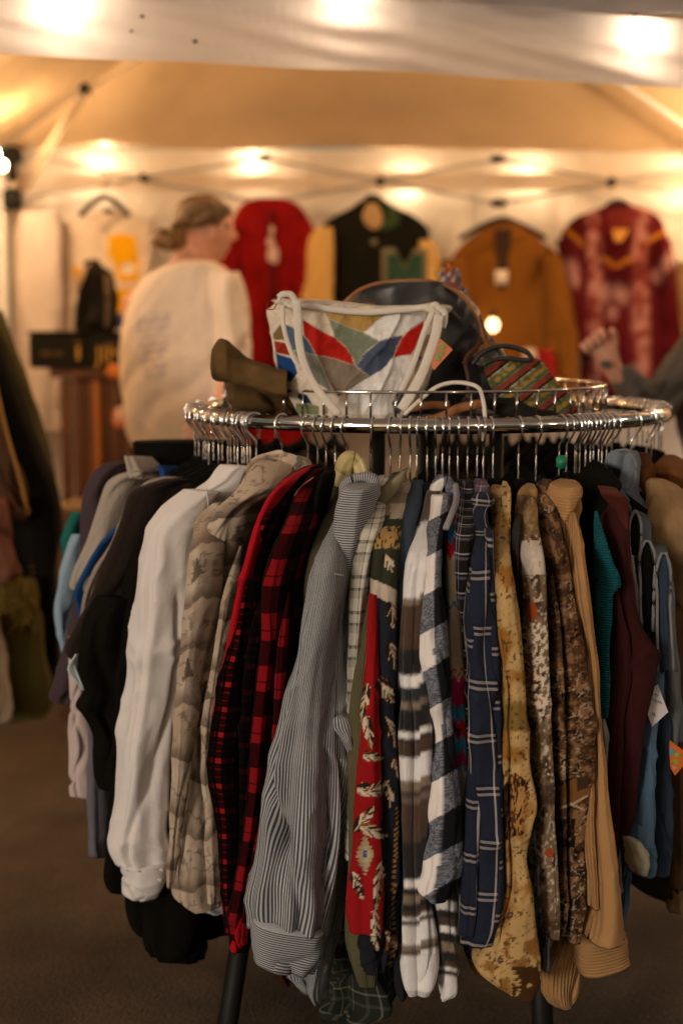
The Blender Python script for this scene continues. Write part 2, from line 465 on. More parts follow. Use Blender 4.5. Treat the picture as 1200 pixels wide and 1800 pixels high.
def sheet(name, p00, p10, p11, p01, mat, parent=None, nu=60, nv=40, fn=None, thick=.0012):
    """cloth panel with real thickness between four corners; fn(u, v) -> offset vector"""
    p = [np.array(q, float) for q in (p00, p10, p11, p01)]
    u, v = np.meshgrid(np.linspace(0, 1, nu), np.linspace(0, 1, nv))
    V = (p[0]*(1-u[..., None])*(1-v[..., None])+p[1]*u[..., None]*(1-v[..., None])+p[2]*u[..., None]*v[..., None]+p[3]*(1-u[..., None])*v[..., None])
    if fn is not None: V = V+fn(u, v)
    V = V.reshape(-1, 3)
    Fc = [[i*nu+j, i*nu+j+1, (i+1)*nu+j+1, (i+1)*nu+j] for i in range(nv-1) for j in range(nu-1)]
    o = mesh(name, V, Fc, mat, parent, np.c_[u.ravel()*2, v.ravel()*2])
    return o
def nrmfold(axis, amp, fu=9, fv=2, sd=0):
    a = np.array(axis, float)
    return lambda u, v: ((vn(u*fu+sd, v*fv, sd)-.5)*2*amp + (vn(u*fu*2.7+sd, v*fv*2, sd+3)-.5)*amp)[..., None]*a

# ---- the rear tent
B0 = np.array((-1.42, 6.05)); B1 = np.array((1.78, 6.05)); F0 = np.array((-1.55, 3.03)); F1 = np.array((1.78, 3.93))
EZ = 2.03; PK = np.array((.12, 4.7, 2.72))
tent = empty('market_tent', (0.1, 4.8, 0), 'rear canopy tent glowing ochre inside, its cream back wall hung with jackets', 'tent')
def roof(name, a, b, sd, mat, pk, parent):
    a = np.r_[a, EZ]; b = np.r_[b, EZ]
    n = np.cross(b-a, pk-a); n /= np.linalg.norm(n)
    def f(u, v):
        w = np.sin(np.pi*v)*np.sin(np.pi*u)
        return ((-.05*np.abs(w))+(vn(u*7+sd, v*4)-.5)*.03*(1-v))[..., None]*np.array((0, 0, 1.))
    return sheet(name, a, b, pk+(b-a)*.004, pk, mat, parent, 50, 40, f)
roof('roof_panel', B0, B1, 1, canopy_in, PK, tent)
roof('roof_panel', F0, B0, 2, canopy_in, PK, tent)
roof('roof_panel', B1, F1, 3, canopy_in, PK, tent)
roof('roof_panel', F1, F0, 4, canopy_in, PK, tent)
def wfold(u, v):
    return ((vn(u*16, v*1.2)-.5)*.05+(vn(u*44, v*2.5+9)-.5)*.02)[..., None]*np.array((0, 1., 0))
sheet('back_wall', (*(B0+(0, -.01)), .03), (*(B1+(0, -.01)), .03), (*(B1+(0, -.01)), EZ-.1), (*(B0+(0, -.01)), EZ-.1), wall_fab, tent, 140, 60, wfold)
sheet('valance', (B0[0], B0[1]-.03, EZ-.17), (B1[0], B1[1]-.03, EZ-.17), (B1[0], B1[1], EZ), (B0[0], B0[1], EZ), wall_fab, tent, 100, 8,
      nrmfold((0, 1, 0), .012, 14, 1, 4))
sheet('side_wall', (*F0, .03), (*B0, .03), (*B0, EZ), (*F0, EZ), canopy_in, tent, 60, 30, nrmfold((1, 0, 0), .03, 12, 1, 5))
sheet('side_wall', (*B1, .03), (*F1, .03), (*F1, EZ), (*B1, EZ), wall_fab, tent, 60, 30, nrmfold((1, 0, 0), .03, 12, 1, 6))
YT = 5.9
for X in (-1.385, 1.70):
    MB().box((X, YT, 1.0), (.042, .042, 2.0), .004).build('post', post_m, tent)
for px, py in ((22, 350), (22, 272)):
    p = P(px, py, YT-.03); MB().box(p, (.07, .07, .085 if py > 300 else .07), .01).build('corner_bracket', black_pl, tent)
p = P(22, 292, YT-.05); MB().box(p, (.03, .05, .12), .008).build('corner_bracket', black_pl, tent)
up_ = [(22, 268), (465, 277), (875, 279), (1290, 281)]; dn_ = [(22, 350), (465, 357), (875, 357), (1290, 360)]
bar_m = solid('grey_steel_bar', (.44, .41, .37), .5)
for i in range(3):
    for k, (a, b) in enumerate(((up_[i], dn_[i+1]), (dn_[i], up_[i+1]))):
        sweep('truss_bar', [P(*a, YT-.02*k), P(*b, YT-.02*k)], .016, bar_m, tent, rt=.007)
for a in up_[1:3]+dn_[1:3]:
    p = P(*a, YT-.03); MB().box(p, (.062, .04, .028), .008).build('truss_joint', black_pl, tent)
for a in ((253, 312), (668, 318), (1075, 320)):
    p = P(*a, YT-.045); mb = MB(); mb.sweep([p+Vector((0, -.015, 0)), p+Vector((0, .03, 0))], .018, n=14); mb.build('truss_joint', black_pl, tent)
# roof strut running from the corner to the peak, with its elbow
e0 = P(30, 335, 5.86); el = P(150, 157, 5.25); e1 = Vector(PK)-Vector((0, 0, .12))
strut_m = solid('cream_painted_steel', (.50, .38, .24), .5)
sweep('roof_strut', [e0, el], .008, strut_m, tent); sweep('roof_strut', [el, Vector(PK)*.9+e0*.1-Vector((0, 0, .12))], .008, strut_m, tent)
sweep('roof_strut', [e0+Vector((.05, -.1, -.02)), el+Vector((.03, -.12, -.03))], .006, strut_m, tent)
MB().ball(el, .024).build('strut_elbow', black_pl, tent)
# pole in the right hand side
sweep('roof_strut', [Vector((1.70, 5.88, 1.9)), Vector(PK)-Vector((0, 0, .15))], .011, post_m, tent)

# ---- the nearer canopy above the photographer
c2 = empty('front_canopy', (.2, 2.2, 0), 'white fabric canopy edge crossing the top of the view, bulbs glowing through it', 'canopy')
L0 = np.array((-1.95, 2.795)); L1 = np.array((2.05, 3.955)); d_ = (L1-L0); nd = np.array((d_[1], -d_[0])); nd /= np.linalg.norm(nd)
N0 = L0+nd*3.1; N1 = L1+nd*3.1; K2 = np.array((*(L0+L1+N0+N1)/4, 2.75))
def vf(u, v): return ((vn(u*9, v*1.5)-.5)*.03*(1.2-v)+(vn(u*30+v*6, v*3)-.5)*.022+(vn(u*14-v*3, v*2+5)-.5)*.03*v)[..., None]*np.array((0, 1., 0))+(((vn(u*6, 3.)-.5)*.030+(vn(u*17, 8.)-.5)*.008)*(1-v))[..., None]*np.array((0, 0, 1.))
sheet('valance', (*L0, 1.882), (*L1, 1.882), (*L1, 2.045), (*L0, 2.045), flap_fab, c2, 200, 14, vf)
for k, (a, b) in enumerate(((L0, L1), (N0, L0), (L1, N1), (N1, N0))):
    a3 = np.r_[a, 2.045]; b3 = np.r_[b, 2.045]
    def f(u, v, k=k):
        return ((vn(u*5+k*9, v*9)-.5)*.05*(1-v)+(vn(u*3+v*16, v*3+k)-.5)*.02*(1-v)-.06*np.sin(np.pi*v)*np.sin(np.pi*u))[..., None]*np.array((0, 0, 1.))
    sheet('roof_panel', a3, b3, K2+(b3-a3)*.003, K2, flap_fab, c2, 120, 60, f)
    if k: sheet('valance', (*a, 1.90), (*b, 1.90), (*b, 2.045), (*a, 2.045), flap_fab, c2, 100, 8, nrmfold((*nd, 0), .01, 12, 1, k))
for a in (L0, L1, N0, N1):
    q = a+(K2[:2]-a)*.03; MB().box((q[0], q[1], 1.01), (.042, .042, 2.02), .004).build('post', post_m, c2)
# small stains and stitch marks on the flap
stain = solid('brown_stain', (.16, .10, .07), .9)
def onflap(px, py, off=.012):
    z = None; k = (px-600)/F/(ct-(py-900)/F*st)
    # x = kY on line L0 + s d
    s = (k*L0[1]-L0[0])/(d_[0]-k*d_[1]); Y = L0[1]+s*d_[1]
    return P(px, py, Y-off)
for px, py, r in ((343, 72, .006), (250, 28, .005), (231, 54, .004)):
    mb = MB(); p = onflap(px, py, .035); mb.ball(p, (r, .0015, r*.7), 8); tag(mb.build('fabric_stain', stain, c2))

# ---- string lights
def glow(name, c, s):
    m = M(name); m.b.inputs['Emission Color'].default_value = (*c, 1); m.b.inputs['Emission Strength'].default_value = s
    m.b.inputs['Base Color'].default_value = (.8, .7, .5, 1); return m.m
bulb_m = glow('unseen_bulb_glass', (1.0, .66, .36), 330)
bulb_v = glow('lit_wall_bulb_glass', (1.0, .76, .48), 240)
bulb_e = glow('lit_edge_bulb_glass', (1.0, .76, .52), 140)
bulb_f = glow('unseen_front_bulb_glass', (1.0, .74, .52), 300)
sock_m = black_pl
def bulb(p, label, m=bulb_m, r=.026, wire=None):
    p = Vector(p)
    t = empty('string_light_bulb', p, label, 'light bulb', 'warm bulbs strung round the tents')
    mb = MB(); mb.ball(p, (r, r, r*1.2), 12); mb.build('bulb_glass', m, t)
    mb = MB(); mb.sweep([p+Vector((0, 0, r*1.1)), p+Vector((0, 0, r*1.1+.035))], .011, n=12); mb.build('socket', sock_m, t)
    return p+Vector((0, 0, r*1.1+.035))
YB = 5.93
tops = []
for px, py, lab in ((180, 303, 'lit bulb on the back wall above the empty black hanger'),
                    (448, 292, 'lit bulb on the back wall above the red jacket'),
                    (715, 322, 'lit bulb right above the green and tan varsity jacket'),
                    (925, 312, 'lit bulb above the mustard cardigan'),
                    (1195, 320, 'lit bulb at the right edge above the red tunic')):
    bulb(P(px, py, 6.105), lab, bulb_v, .024); tops.append(P(px, py-12, YB))
wire_m = solid('white_cable', (.45, .42, .38), .5)
tb = [Vector((-1.4, 5.93, 1.98))]+tops+[Vector((1.7, 5.93, 2.0))]; path = []
for a, b in zip(tb[:-1], tb[1:]):
    for k in range(8):
        t = k/8; path.append(a.lerp(b, t)-Vector((0, 0, .05*math.sin(math.pi*t)*(b-a).length)))
path.append(tb[-1])
tag(sweep('light_cable', path, .0016, wire_m, n=6), 'thin cable of the string lights sagging along the back wall', 'cable')
p = P(4, 290, 5.0); tp = [bulb(p, 'small lit bulb at the left edge beside the tent corner', glow('small_bulb_glass', (1, .72, .42), 26), .017)]
bulb(P(866, 571, 5.6), 'single lit bulb seen between the mustard cardigan and the bags', glow('low_bulb_glass', (1, .62, .28), 7), .022)
tf = []
for px, py, lab in ((105, 14, 'bulb glowing through the canopy edge at top left'), (600, -12, 'bulb glowing through the canopy edge at top centre'),
                    (1112, 68, 'bulb glowing through the canopy edge at top right')):
    q = onflap(px, py, -.058); tf.append(bulb(q, lab, bulb_e, .022))
for k, (x, y, w) in enumerate(((-1.3, 3.7, 'left side, nearest'), (-1.32, 4.6, 'left side, middle'), (-1.3, 5.4, 'left side, rearmost'), (1.6, 4.2, 'right side, nearest'), (1.6, 4.9, 'right side, middle'), (1.6, 5.6, 'right side, rearmost'), (.12, 4.7, 'peak'))):  # out-of-view bulbs added for even ambient light in the rear tent
    bulb((x, y, 1.93 if x != .12 else 2.45), 'added unseen bulb of the rear tent at its %s' % w, bulb_m, .030)
for k, s in enumerate((.12, .5, .88)):  # out-of-view bulbs assumed on the near canopy, warming the rack front
    q = N0+(N1-N0)*s+(L0-N0)*.05; bulb((*q, 1.86), 'unseen front canopy bulb behind the camera, %s one' % ('left', 'middle', 'right')[k], bulb_f, .026)
for s in (.3, .62):
    q = N0+(L0-N0)*s+np.array((.06, 0)); bulb((*q, 1.86), 'unseen front canopy bulb on the left side, %s one' % ('nearer', 'farther')[s > .5], bulb_f, .026)
    q = N1+(L1-N1)*s-np.array((.06, 0)); bulb((*q, 1.86), 'unseen front canopy bulb on the right side, %s one' % ('nearer', 'farther')[s > .5], bulb_f, .026)

# ================================================================== BACK OF THE TENT
# wall garments -------------------------------------------------
GW = 'garments hung on the tent back wall'
YW = 5.72
def wallhanger(px, py, Y, label, wid=.40, top=None):
    t = empty('wall_hanger', P(px, py, Y), label, 'hanger', 'black hangers on the back wall')
    c = P(px, py, Y)
    w = wid/2
    sweep('shoulder_bar', [c+Vector((-w, 0, -.075)), c+Vector((-w*.5, 0, -.03)), c+Vector((0, 0, 0)), c+Vector((w*.5, 0, -.03)), c+Vector((w, 0, -.075))], .006, black_pl, t, rt=.012, res=20)
    hk = [c+Vector((math.sin(a)*.02, 0, .07-math.cos(a)*.02)) for a in np.linspace(0, 4.3, 14)]
    sweep('hook', [c]+hk, .003, chrome, t, n=8)
    return t
chrome = solid('chrome', (.64, .61, .57), .10, 1.0, .04, 8)
wallhanger(183, 345, 5.8, 'empty black hanger on the wall above the white graphic tee', .2)
MB().box(P(190, 370, 5.86), (.045, .02, .02), .005).build('wall_clip', black_pl); tag(bpy.data.objects['wall_clip'], 'small black clip on the wall below the empty hanger', 'clip')

# red fluffy jacket
redfur = vcloth('red_fleece', wrinkle=.006, var=.25)
def c_red(px, py, u, v):
    n = fbm(px*.05, py*.05)
    c = base(px, (.19, .004, .004))*(.7+.6*n)[..., None]
    return c
t = empty('red_jacket', P(475, 760, YW), 'fluffy bright red jacket hanging on the back wall beside the woman', 'jacket', GW)
loft('body', [(350, 448, 500), (357, 430, 520), (372, 416, 534), (392, 408, 546), (420, 402, 553), (480, 412, 551), (560, 405, 548), (650, 400, 545), (760, 395, 545), (800, 400, 540)], redfur, t, flat=(YW, YW), T=.07, colf=c_red, dens=4)
loft('sleeve', [(400, 405, 425), (440, 398, 420), (480, 388, 418), (560, 395, 440), (700, 408, 452)], redfur, t, flat=(YW-.02, YW-.06), T=.05, colf=c_red, dens=5)
loft('sleeve', [(400, 530, 546), (440, 528, 553), (520, 520, 552), (700, 505, 545)], redfur, t, flat=(YW-.06, YW-.02), T=.05, colf=c_red, dens=5)
paleprint = solid('pale_print', (.55, .38, .34), .9)
for a in ((480, 448, .03, .05), (478, 405, .014, .035), (476, 425, .02, .03)):
    MB().ball(P(a[0], a[1], YW-.075), (a[2]*.8, .012, a[3]*.8), 8).build('white_emblem', paleprint, t)
loft('zip_flap', [(372, 470, 484), (480, 472, 486), (650, 474, 488)], cloth('dark_red', (.08, .004, .006)), t, flat=(YW-.072, YW-.072), T=.012, dens=5)
MB().box(P(470, 353, YW), (.07, .03, .02), .006).build('hanger_neck', black_pl, t)

# varsity jacket
t = empty('varsity_jacket', P(655, 760, YW), 'black varsity jacket with tan sleeves and a green letter M on the chest', 'jacket', GW)
blk = cloth('black_wool', (.009, .009, .0065), wrinkle=.006, spec=.04, fuzz=0)
tanl = cloth('tan_leather', (.58, .36, .12), wrinkle=.008, rough=.5)
loft('body', [(350, 640, 672), (362, 622, 690), (378, 590, 725), (392, 568, 745), (404, 562, 755), (416, 564, 756), (430, 580, 754), (450, 584, 744), (500, 584, 740), (600, 586, 738), (740, 584, 742)], blk, t, flat=(YW, YW), T=.075, dens=4)
loft('sleeve', [(400, 556, 584), (415, 544, 586), (440, 537, 586), (480, 533, 585), (560, 529, 585), (680, 530, 584)], tanl, t, flat=(YW-.08, YW-.07), T=.045, dens=5)
loft('sleeve', [(422, 740, 760), (440, 738, 768), (500, 740, 778), (600, 736, 778), (690, 738, 775)], tanl, t, flat=(YW-.03, YW-.05), T=.045, dens=5)
lining = cloth('tan_lining', (.42, .27, .14))
loft('lining', [(358, 645, 662), (380, 640, 672), (395, 644, 672), (404, 652, 664)], lining, t, flat=(YW-.06, YW-.06), T=.03, dens=4)
loft('collar', [(348, 645, 672), (358, 668, 686), (372, 676, 700), (390, 670, 702), (405, 660, 680)], cloth('green_rib', (.03, .055, .02)), t, flat=(YW-.07, YW-.07), T=.02, dens=4)
green = solid('green_felt', (.008, .045, .026), .95); cream = solid('cream_felt', (.17, .15, .09), .95)
def prism(pts, Y, th, s=1.0):
    f = [P(x, y, Y) for x, y in pts]; n = len(f)
    V = [tuple(q) for q in f]+[(q.x, q.y+th, q.z) for q in f]
    return V, [list(range(n))]+[[n+i for i in range(n)][::-1]]+[[i, (i+1) % n, n+(i+1) % n, n+i] for i in range(n)]
def Mpts(e):
    x0, x1, y0, y1 = 680-e, 742+e, 445-e, 500+e
    return [(x0, y0), (x0+17+e*.6, y0), (711, y0+30+e*.2), (x1-17-e*.6, y0), (x1, y0), (x1, y1), (x1-15-2*e, y1), (x1-15-2*e, y0+38), (711, y1-3), (x0+15+2*e, y0+38), (x0+15+2*e, y1), (x0, y1)]
mb = MB(); mb.add(*prism(Mpts(9), YW-.085, .012)); mb.build('letter_backing', cream, t, False)
mb = MB(); mb.add(*prism(Mpts(0), YW-.097, .012)); mb.build('letter', green, t, False)
MB().ball(P(657, 425, YW-.08), (.013, .008, .013), 8).build('button', cream, t)
MB().box(P(762, 482, YW-.08), (.045, .008, .02), .003).build('sleeve_patch', green, t)
MB().box(P(655, 346, YW), (.06, .03, .02), .006).build('hanger_neck', black_pl, t)

# mustard cardigan
mus = cloth('mustard_knit', (.165, .062, .008), wrinkle=.006, var=.2)
t = empty('mustard_cardigan', P(890, 720, YW), 'mustard brown open cardigan on the wall between the varsity jacket and the red tunic', 'cardigan', GW)
wallhanger(884, 385, YW, 'black hanger holding the mustard cardigan', .34)
loft('body', [(392, 872, 900), (402, 850, 920), (425, 815, 955), (450, 795, 978), (480, 788, 990), (560, 800, 985), (650, 806, 980), (720, 806, 980)], mus, t, flat=(YW, YW), T=.06, dens=4)
loft('sleeve', [(450, 955, 984), (500, 960, 1000), (560, 962, 1012), (640, 960, 1015), (700, 962, 1010)], mus, t, flat=(YW-.03, YW-.07), T=.05, dens=5)
loft('sleeve', [(455, 786, 812), (520, 784, 826), (600, 784, 832), (700, 790, 835)], mus, t, flat=(YW-.07, YW-.03), T=.05, dens=5)
loft('neck_opening', [(402, 868, 900), (430, 869, 897), (470, 873, 893), (510, 878, 888)], cloth('dark_olive_tee', (.035, .02, .012)), t, flat=(YW-.058, YW-.058), T=.012, dens=4)
MB().box(P(881, 487, YW-.085), (.05, .004, .055), .001).build('paper_tag', solid('tag_paper', (.7, .58, .45), .8), t)
t2 = empty('red_white_cloth', P(955, 640, 5.6), 'folded red and white cloth under the cardigan', 'cloth')
loft('red_half', [(615, 935, 972), (640, 938, 976), (675, 935, 975)], cloth('deep_red', (.25, .01, .012)), t2, flat=(5.6, 5.6), T=.04, dens=5)
loft('white_half', [(612, 920, 940), (640, 918, 942), (675, 918, 942)], cloth('pale_cloth', (.5, .38, .3)), t2, flat=(5.58, 5.58), T=.04, dens=5)

# red tunic
def c_tunic(px, py, u, v):
    n = fbm(px*.03, py*.03)
    c = base(px, (.060, .003, .005))*(.5+1.0*n)[..., None]
    for x0, w in ((1043, 12), (1125, 14)):
        m = np.exp(-((px-x0-(py-400)*.012)/w)**4)*(py > 362)
        s = fbm(px*.12, py*.07, 3); br = sm(.35, .7, s)
        c = put(c, m*.85, np.array((.17, .030, .022)))
        c = put(c, m*br*.9, np.array((.40, .19, .15)))
    for x, y, r in ((1003, 475, 15), (1085, 512, 11), (1010, 495, 9), (1062, 515, 14), (1076, 550, 10), (1155, 485, 10), (1170, 465, 10), (1178, 452, 9), (1095, 520, 12)):
        c = put(c, np.exp(-(((px-x)/r)**2+((py-y)/(r*1.4))**2)**2)*.6, np.array((.38, .20, .18)))
    for x1, y1, x2, y2 in ((990, 400, 1025, 430), (1137, 425, 1175, 402), (1058, 452, 1075, 463), (1082, 468, 1108, 455)):
        d = np.abs((x2-x1)*(y1-py)-(x1-px)*(y2-y1))/math.hypot(x2-x1, y2-y1)
        m = (d < 4)*(px > x1-3)*(px < x2+3); c = put(c, m.astype(float), np.array((.30, .11, .01)))
    return c
t = empty('red_tunic', P(1085, 720, YW), 'dark red tunic with two pale patterned bands down the front', 'tunic', GW)
tm = vcloth('red_tunic_print', wrinkle=.007, var=.2)
loft('body', [(362, 1060, 1110), (372, 1035, 1140), (388, 1002, 1160), (410, 986, 1168), (440, 985, 1174), (480, 998, 1176), (560, 1012, 1180), (650, 1020, 1185), (700, 1022, 1185)], tm, t, flat=(YW, YW), T=.07, colf=c_tunic, dens=3)
loft('sleeve', [(420, 984, 1003), (470, 992, 1018), (540, 1002, 1030), (620, 1008, 1036)], tm, t, flat=(YW-.06, YW-.03), T=.04, colf=c_tunic, dens=4)
loft('sleeve', [(420, 1155, 1174), (470, 1160, 1183), (540, 1162, 1192), (620, 1166, 1203)], tm, t, flat=(YW-.03, YW-.06), T=.04, colf=c_tunic, dens=4)
loft('neck_lining', [(368, 1062, 1108), (388, 1062, 1108), (410, 1070, 1100), (426, 1082, 1090)], vcloth('neck_lining'), t, flat=(YW-.065, YW-.065), T=.014, dens=3,
     colf=lambda px, py, u, v: np.where((py > 402)[..., None], np.array((.6, .28, .06)), np.array((.12, .015, .012))))
sweep('hanger_bar', [P(1060, 376, YW-.05), P(1072, 360, YW-.05), P(1085, 355, YW-.05), P(1102, 362, YW-.05), P(1112, 378, YW-.05)], .014, black_pl, t, res=16)
t = loft('yellow_coat', [(460, 1192, 1230), (500, 1184, 1270), (600, 1190, 1275), (720, 1192, 1275)], cloth('pale_ochre', (.45, .30, .12)), flat=(5.85, 5.8), T=.04, dens=5)
tag(t, 'pale ochre coat at the right edge behind the red tunic', 'coat', GW)

# white graphic tee on the wall: yellow blob print
def c_tee(px, py, u, v):
    c = base(px, (.66, .54, .42)); c *= (.92+.12*fbm(px*.05, py*.05))[..., None]
    m = inpoly(px, py, [(125, 408), (182, 406), (182, 420), (178, 446), (126, 448)])
    s = (fbm(px*.16, py*.5, 2) > .45)
    c = put(c, (m & s)*.22, np.array((.30, .22, .15)))
    c = put(c, inpoly(px, py, [(187, 420), (198, 412), (218, 410), (240, 418), (243, 455), (245, 480), (241, 500), (232, 510), (228, 540), (206, 552), (204, 470), (192, 450)]), np.array((.72, .36, .005)))
    c = put(c, ((px-134)/9.)**2+((py-480)/14.)**2 < 1, np.array((.66, .33, .01)))
    c = put(c, ((px-224)/13)**2+((py-472)/10.)**2 < 1, np.array((.7, .6, .5)))
    c = put(c, (abs(px-228) < 22) & (abs(py-500) < 6), np.array((.62, .48, .36)))
    c = put(c, (px > 205) & (px < 235) & (py > 548) & (py < 580), np.array((.03, .05, .16)))
    return c
t = empty('graphic_tee', P(180, 585, 5.8), 'white tee on the wall with a large yellow print and faint lettering', 't-shirt', GW)
loft('body', [(372, 170, 212), (380, 140, 240), (392, 112, 262), (420, 110, 266), (500, 112, 262), (590, 112, 262)], vcloth('white_print_jersey', wrinkle=.006), t, flat=(5.93, 5.93), T=.015, colf=c_tee, dens=2.5)
for x0 in (42, 66, 88):
    pass
t = loft('garment_bag', [(372, 40, 100), (400, 34, 108), (500, 34, 106), (600, 36, 104), (760, 38, 104)], cloth('pale_garment_bag', (.62, .52, .45), wrinkle=.012), flat=(5.85, 5.85), T=.05, fold=.3, dens=4)
tag(t, 'pale cloth garment bag hanging in folds beside the white corner post', 'garment bag', GW)

# shelf unit with black crates
wood = M('brown_boards')
tc = wood.n('ShaderNodeTexCoord').outputs['Object']; nz = wood.noise(wood.map(tc, (24, 24, 2)), 1, 4)
wood.l(wood.ramp(nz, [(.25, (.045, .014, .004)), (.55, (.11, .04, .012)), (.8, (.20, .08, .02))], False), wood.b.inputs['Base Color']); wood = wood.m
YS = 5.2
a0 = P(108, 0, YS).x; 
cab = empty('wooden_stand', (P(175, 700, YS).x, YS, 0), 'dark brown wooden stand carrying the black crates', 'stand')
zt = P(150, 646, YS).z
xL = P(108, 800, YS).x; xR = P(300, 800, YS).x
def bxw(name, x0, x1, z0, z1, y0, y1, m, par, bev=.003): return MB().box(((x0+x1)/2, (y0+y1)/2, (z0+z1)/2), (x1-x0, y1-y0, z1-z0), bev).build(name, m, par, False)
bxw('back_panel', xL, xR, .02, zt-.03, YS+.30, YS+.32, wood, cab)
for i in range(9):
    x = xL+(xR-xL)*i/9; bxw('front_board', x+.003, x+(xR-xL)/9-.004, .02, zt-.04, YS-.01+.006*(i % 2), YS+.012+.006*(i % 2), wood, cab)
bxw('top_board', xL-.03, xR+.03, zt-.035, zt, YS-.03, YS+.34, wood, cab)
orange = solid('orange_board', (.42, .14, .02), .6)
bxw('bright_edge', P(168, 700, YS).x, P(177, 700, YS).x, .3, zt-.045, YS-.04, YS-.012, orange, cab)
crk = solid('black_card', (.006, .0055, .004), .7, spec=.15)
yel = solid('yellow_ink', (.42, .23, .02), .7)
def textpart(s, size, p, m, par, th=.002, cond=1):
    cu = bpy.data.curves.new('txt', 'FONT'); cu.body = s; cu.size = size; cu.extrude = th; cu.align_x = 'CENTER'; cu.align_y = 'CENTER'
    ob = bpy.data.objects.new('txt', cu); S.collection.objects.link(ob)
    dg = bpy.context.evaluated_depsgraph_get(); dg.update()
    me = ob.evaluated_get(dg).to_mesh(); V = [(p[0]+v.co.x*cond, p[1]-v.co.z, p[2]+v.co.y) for v in me.vertices]; Fc = [list(f.vertices) for f in me.polygons]
    ob.evaluated_get(dg).to_mesh_clear(); bpy.data.objects.remove(ob)
    return mesh('lettering', V, Fc, m, par, None, None, False)
z1 = P(100, 588, YS).z; z0 = P(100, 641, YS).z
xa, xb, xc = P(56, 610, YS).x, P(155, 610, YS).x, P(262, 610, YS).x
k1 = empty('black_crate', ((xa+xb)/2, YS, z0), 'black box with faint thin yellow lettering, overhanging the left of the stand', 'box')
bxw('box_body', xa, xb-.004, zt, z1, YS-.05, YS+.28, crk, k1, .006)
bxw('lid', xa-.006, xb-.001, z1, z1+.012, YS-.056, YS+.286, crk, k1, .004)
textpart('IIIIII-IIII', .028, (P(96, 621, YS).x, YS-.052, P(96, 621, YS).z), solid('dull_yellow_ink', (.14, .08, .012), .8), k1)
textpart('I', .07, (P(142, 621, YS).x, YS-.052, P(142, 621, YS).z), yel, k1, cond=1.8)
textpart('-', .07, (P(142, 599, YS).x, YS-.052, P(142, 599, YS).z), solid('dim_yellow', (.16, .09, .01), .8), k1, cond=1.5)
k2 = empty('black_crate', ((xb+xc)/2, YS, z0), 'black box with bold yellow letters, partly behind the woman', 'box')
bxw('box_body', xb, xc, zt, z1, YS-.05, YS+.28, crk, k2, .006)
bxw('lid', xb-.001+.003, xc+.006, z1, z1+.012, YS-.056, YS+.286, crk, k2, .004)
textpart('JIMI', .085, (P(202, 624, YS).x, YS-.052, P(202, 624, YS).z), yel, k2, cond=.95)
textpart('----', .05, (P(200, 603, YS).x, YS-.052, P(200, 603, YS).z), solid('mid_yellow', (.2, .11, .01), .8), k2)
MB().ball((P(204, 652, YS).x, YS-.05, P(204, 652, YS).z), (.03, .012, .03), 8).build('fruit_mark', solid('orange_mark', (.5, .15, .01), .7), k2)
t = empty('hanging_label', P(208, 735, YS-.1), 'orange and white paper label pinned to the dark stand beside the woman', 'label')
loft('card', [(718, 199, 216), (740, 197, 219), (752, 203, 214)], solid('orange_card', (.6, .16, .04), .8), t, flat=(YS-.08, YS-.08), T=.004, fold=0, wr=0)
loft('white_centre', [(728, 204, 212), (740, 203, 212)], solid('white_card', (.7, .55, .45), .8), t, flat=(YS-.087, YS-.087), T=.003, fold=0, wr=0)
# black drawstring bag on the crates
t = empty('black_backpack', P(172, 582, YS+.1), 'black drawstring bag standing on the black boxes', 'bag')
loft('bag_body', [(470, 150, 185), (480, 143, 198), (500, 139, 205), (540, 137, 205), (578, 136, 206), (583, 140, 200)], cloth('black_nylon', (.007, .006, .0045), rough=.6, fuzz=0, spec=.06), t, flat=(YS+.1, YS+.1), T=.09, dens=4)
loft('gathered_top', [(456, 158, 172), (464, 150, 178), (474, 154, 180), (480, 155, 185)], cloth('black_nylon_top', (.02, .016, .012)), t, flat=(YS+.08, YS+.08), T=.04, fold=.5, dens=4)
sweep('strap', [P(188, 482, YS), P(190, 520, YS-.02), P(188, 575, YS)], .012, cloth('grey_strap', (.10, .07, .045)), t, rt=.004, res=16)
for k in range(6):
    sweep('drawcord', [P(160-k*4, 462+k*3, YS+.05), P(152-k*4, 470+k*4, YS+.02), P(146-k*2, 490+k*5, YS)], .004, cloth('tan_cord', (.35, .24, .14)), t, n=6, res=8)

# ================================================================== PEOPLE
skin = M('skin'); skin.b.inputs['Base Color'].default_value = (.52, .25, .16, 1); skin.b.inputs['Roughness'].default_value = .55
skin.b.inputs['Subsurface Weight'].default_value = .08; skin = skin.m
def skinbody(name, joints, edges, mat, parent=None, sub=2, extra=None):
    me = bpy.data.meshes.new(name); org = np.array(wloc(parent)) if parent else np.zeros(3)
    me.from_pydata([tuple(np.array(j[0])-org) for j in joints], edges, [])
    o = bpy.data.objects.new(name, me); S.collection.objects.link(o)
    sk_ = o.modifiers.new('s', 'SKIN'); sk_.use_smooth_shade = True
    for v, j in zip(me.skin_vertices[0].data, joints):
        r = j[1]; v.radius = (r, r) if isinstance(r, (int, float)) else r
    me.skin_vertices[0].data[0].use_root = True
    ss_ = o.modifiers.new('u', 'SUBSURF'); ss_.levels = sub; ss_.render_levels = sub
    dg = bpy.context.evaluated_depsgraph_get(); dg.update()
    m2 = bpy.data.meshes.new_from_object(o.evaluated_get(dg)); bpy.data.objects.remove(o)
    V = np.array([v.co[:] for v in m2.vertices])+org; Fc = [list(p.vertices) for p in m2.polygons]
    if extra is not None:
        n = len(V); V = np.concatenate([V, extra[0]]); Fc += [[i+n for i in f] for f in extra[1]]
    return mesh(name, V, Fc, mat, parent)
